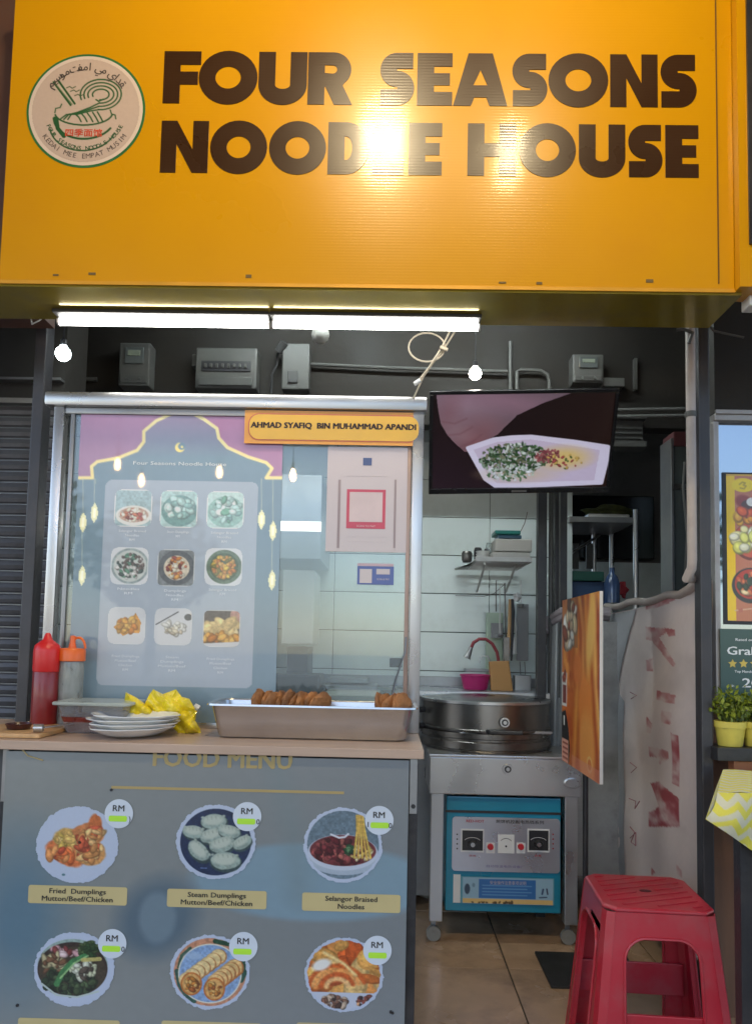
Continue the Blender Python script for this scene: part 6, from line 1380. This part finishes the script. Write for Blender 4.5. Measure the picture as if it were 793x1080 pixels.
MB().tube([(ra.x, 4.0, ra.z-.2), (rb_.x-.05, 4.35, ra.z-.03)], .008).build('brace', steelh, t)
c = kp(640, 540, 4.1); tag(MB().box((kp(620, 540, 4.0).x, 4.0, ra.z+.002), (kp(664, 540, 4.0).x, 4.25, ra.z+.035), .01).build('foam_tray', whitep), 'white tray on top of the storage rack', 'tray')
tag(MB().blob((c.x+.02, 4.12, ra.z+.07), .05, 3, .3, 3, (2.4, 1, .6)).build('green_bundle', mat('herb_dark', (.06, .07, .02), .8, 0, .5, 20, .6, 40), None), 'dark green bundle on the white tray', 'bundle')
kb('dark_oven', 598, 522, 690, 590, 4.5, .09, mat('oven_glass', (.02, .02, .02), .12, .2), 'dark framed glass panel on the store wall behind the rack', 'panel', .006)
kb('tiled_panel', 598, 592, 726, 660, 4.52, .07, wtile, 'pale tiled strip low on the store wall', 'panel', .002)
kb('green_crate', 597, 602, 637, 613, 4.0, .3, mat('green_box', (.01, .07, .05), .5), 'dark green box lid on the rack behind the orange board', 'box', .006)
kb('blue_crate', 600, 613, 645, 640, 4.02, .28, mat('blue_box', (.02, .05, .12), .5), 'dark blue crate under the green lid', 'crate', .006)
c = kp(645, 625, 3.97); tag(MB().lathe([(0, 0), (.04, 0), (.042, .1), (.03, .14), (.014, .16), (.014, .19), (0, .19)], (c.x, 3.97, kp(645, 636, 3.97).z), 20).build('water_bottle', mat('bottle_blue', (.05, .09, .2), .2, coat=.5), None, True), 'dark blue bottle beside the dark blue crate', 'bottle')
tag(MB().blob(kp(656, 622, 4.1), .03, 2, .3, 5, (1, .6, 1.6)).build('red_cloth', mat('red_cloth', (.3, .02, .03), .8)), 'dull red cloth right of the dark blue bottle', 'cloth')
tag(MB().blob(kp(705, 613, 3.3), .022, 2, .3, 6, (1, .8, 1.3)).build('red_tape', mat('red_cloth')), 'bright red knot above the rail near the bent pipe', 'knot')
for (px, l) in ((607, 'left of two pale strips hanging in the store'), (622, 'right of two pale strips hanging in the store')): kb('pale_strip', px-4, 573, px+3, 600, 4.3, .01, offw, l, 'strip', 0)
# drinks cabinet beside the pipe
a, b = kp(707, 470, 3.0), kp(727, 640, 3.0)
t = thing('drinks_fridge', 'tall glass fronted cabinet edge left of the cream pipe', 'cabinet', (a.x+.1, 3.1, b.z))
MB().box((a.x+.0, 3.0, 1.2), (a.x+.012, 3.12, kp(707, 462, 3.0).z), .002).build('side_frame', steelh, t)
MB().box((a.x+.012, 3.0, kp(707, 470, 3.0).z), (a.x+.3, 3.12, kp(707, 455, 3.0).z), .002).build('header', mat('header_red', (.10, .03, .035), .5), t)
MB().box((a.x+.014, 3.01, 1.2), (a.x+.3, 3.02, kp(707, 470, 3.0).z-.001)).build('glass_door', mat('door_glass', (.10, .12, .12), .1, .3), t)
MB().box((a.x+.012, 3.0, kp(707, 516, 3.0).z), (a.x+.3, 3.008, kp(707, 510, 3.0).z)).build('bar', steeld, t)
MB().tube([(a.x+.05, 2.995, 1.5), (a.x+.06, 2.99, 1.7), (a.x+.045, 2.99, 1.9), (a.x+.055, 2.995, 2.0)], .006).build('cord', offw, t, True)

# ================================================================== BEHIND THE CAMERA: what the glass and steel mirror
leaf = mat('tree_leaf', (.05, .09, .025), .6, 0, .4, 2)
for i, (x, y, h) in enumerate(((4.5, -17, 5.6), (9, -19, 7.2), (-8, -20, 6.0), (15, -18, 6.6), (-12, -19, 7))):
    t = thing('street_tree', ['bushy street tree', 'tall street tree', 'wide street tree', 'small street tree', 'dense street tree'][i]+' across the road behind the viewer', 'tree', (x, y, 0), 'trees across the road')
    MB().tube([(x, y, -.03), (x+.1, y, h*.3), (x, y+.1, h*.6)], [.2, .15, .08]).build('trunk', mat('bark', (.1, .07, .05), .9), t, True)
    rnd = random.Random(i); m = MB()
    for k in range(1500):
        d = Vector((rnd.gauss(0, 1), rnd.gauss(0, 1), rnd.gauss(0, 1))).normalized()*(rnd.random()**.4); c = Vector((x+d.x*2.2, y+d.y*2, h*.66+d.z*h*.34)); ax = Euler((rnd.uniform(0, 6), rnd.uniform(0, 6), 0)).to_matrix(); s_ = rnd.uniform(.1, .22)
        m.quad(c+ax @ Vector((-s_, 0, 0)), c+ax @ Vector((0, s_*.6, 0)), c+ax @ Vector((s_, 0, 0)), c+ax @ Vector((0, -s_*.6, 0)))
    m.build('crown', leaf, t)
for x in (-4.3, 4.3): tag(MB().box((x-.08, -2.85, -.03), (x+.08, -2.69, 3.74)).build('canopy_post', greypost), 'steel post carrying the added canopy, %s of the viewer' % ('left' if x < 0 else 'right'), 'post', 'posts of the canopy')
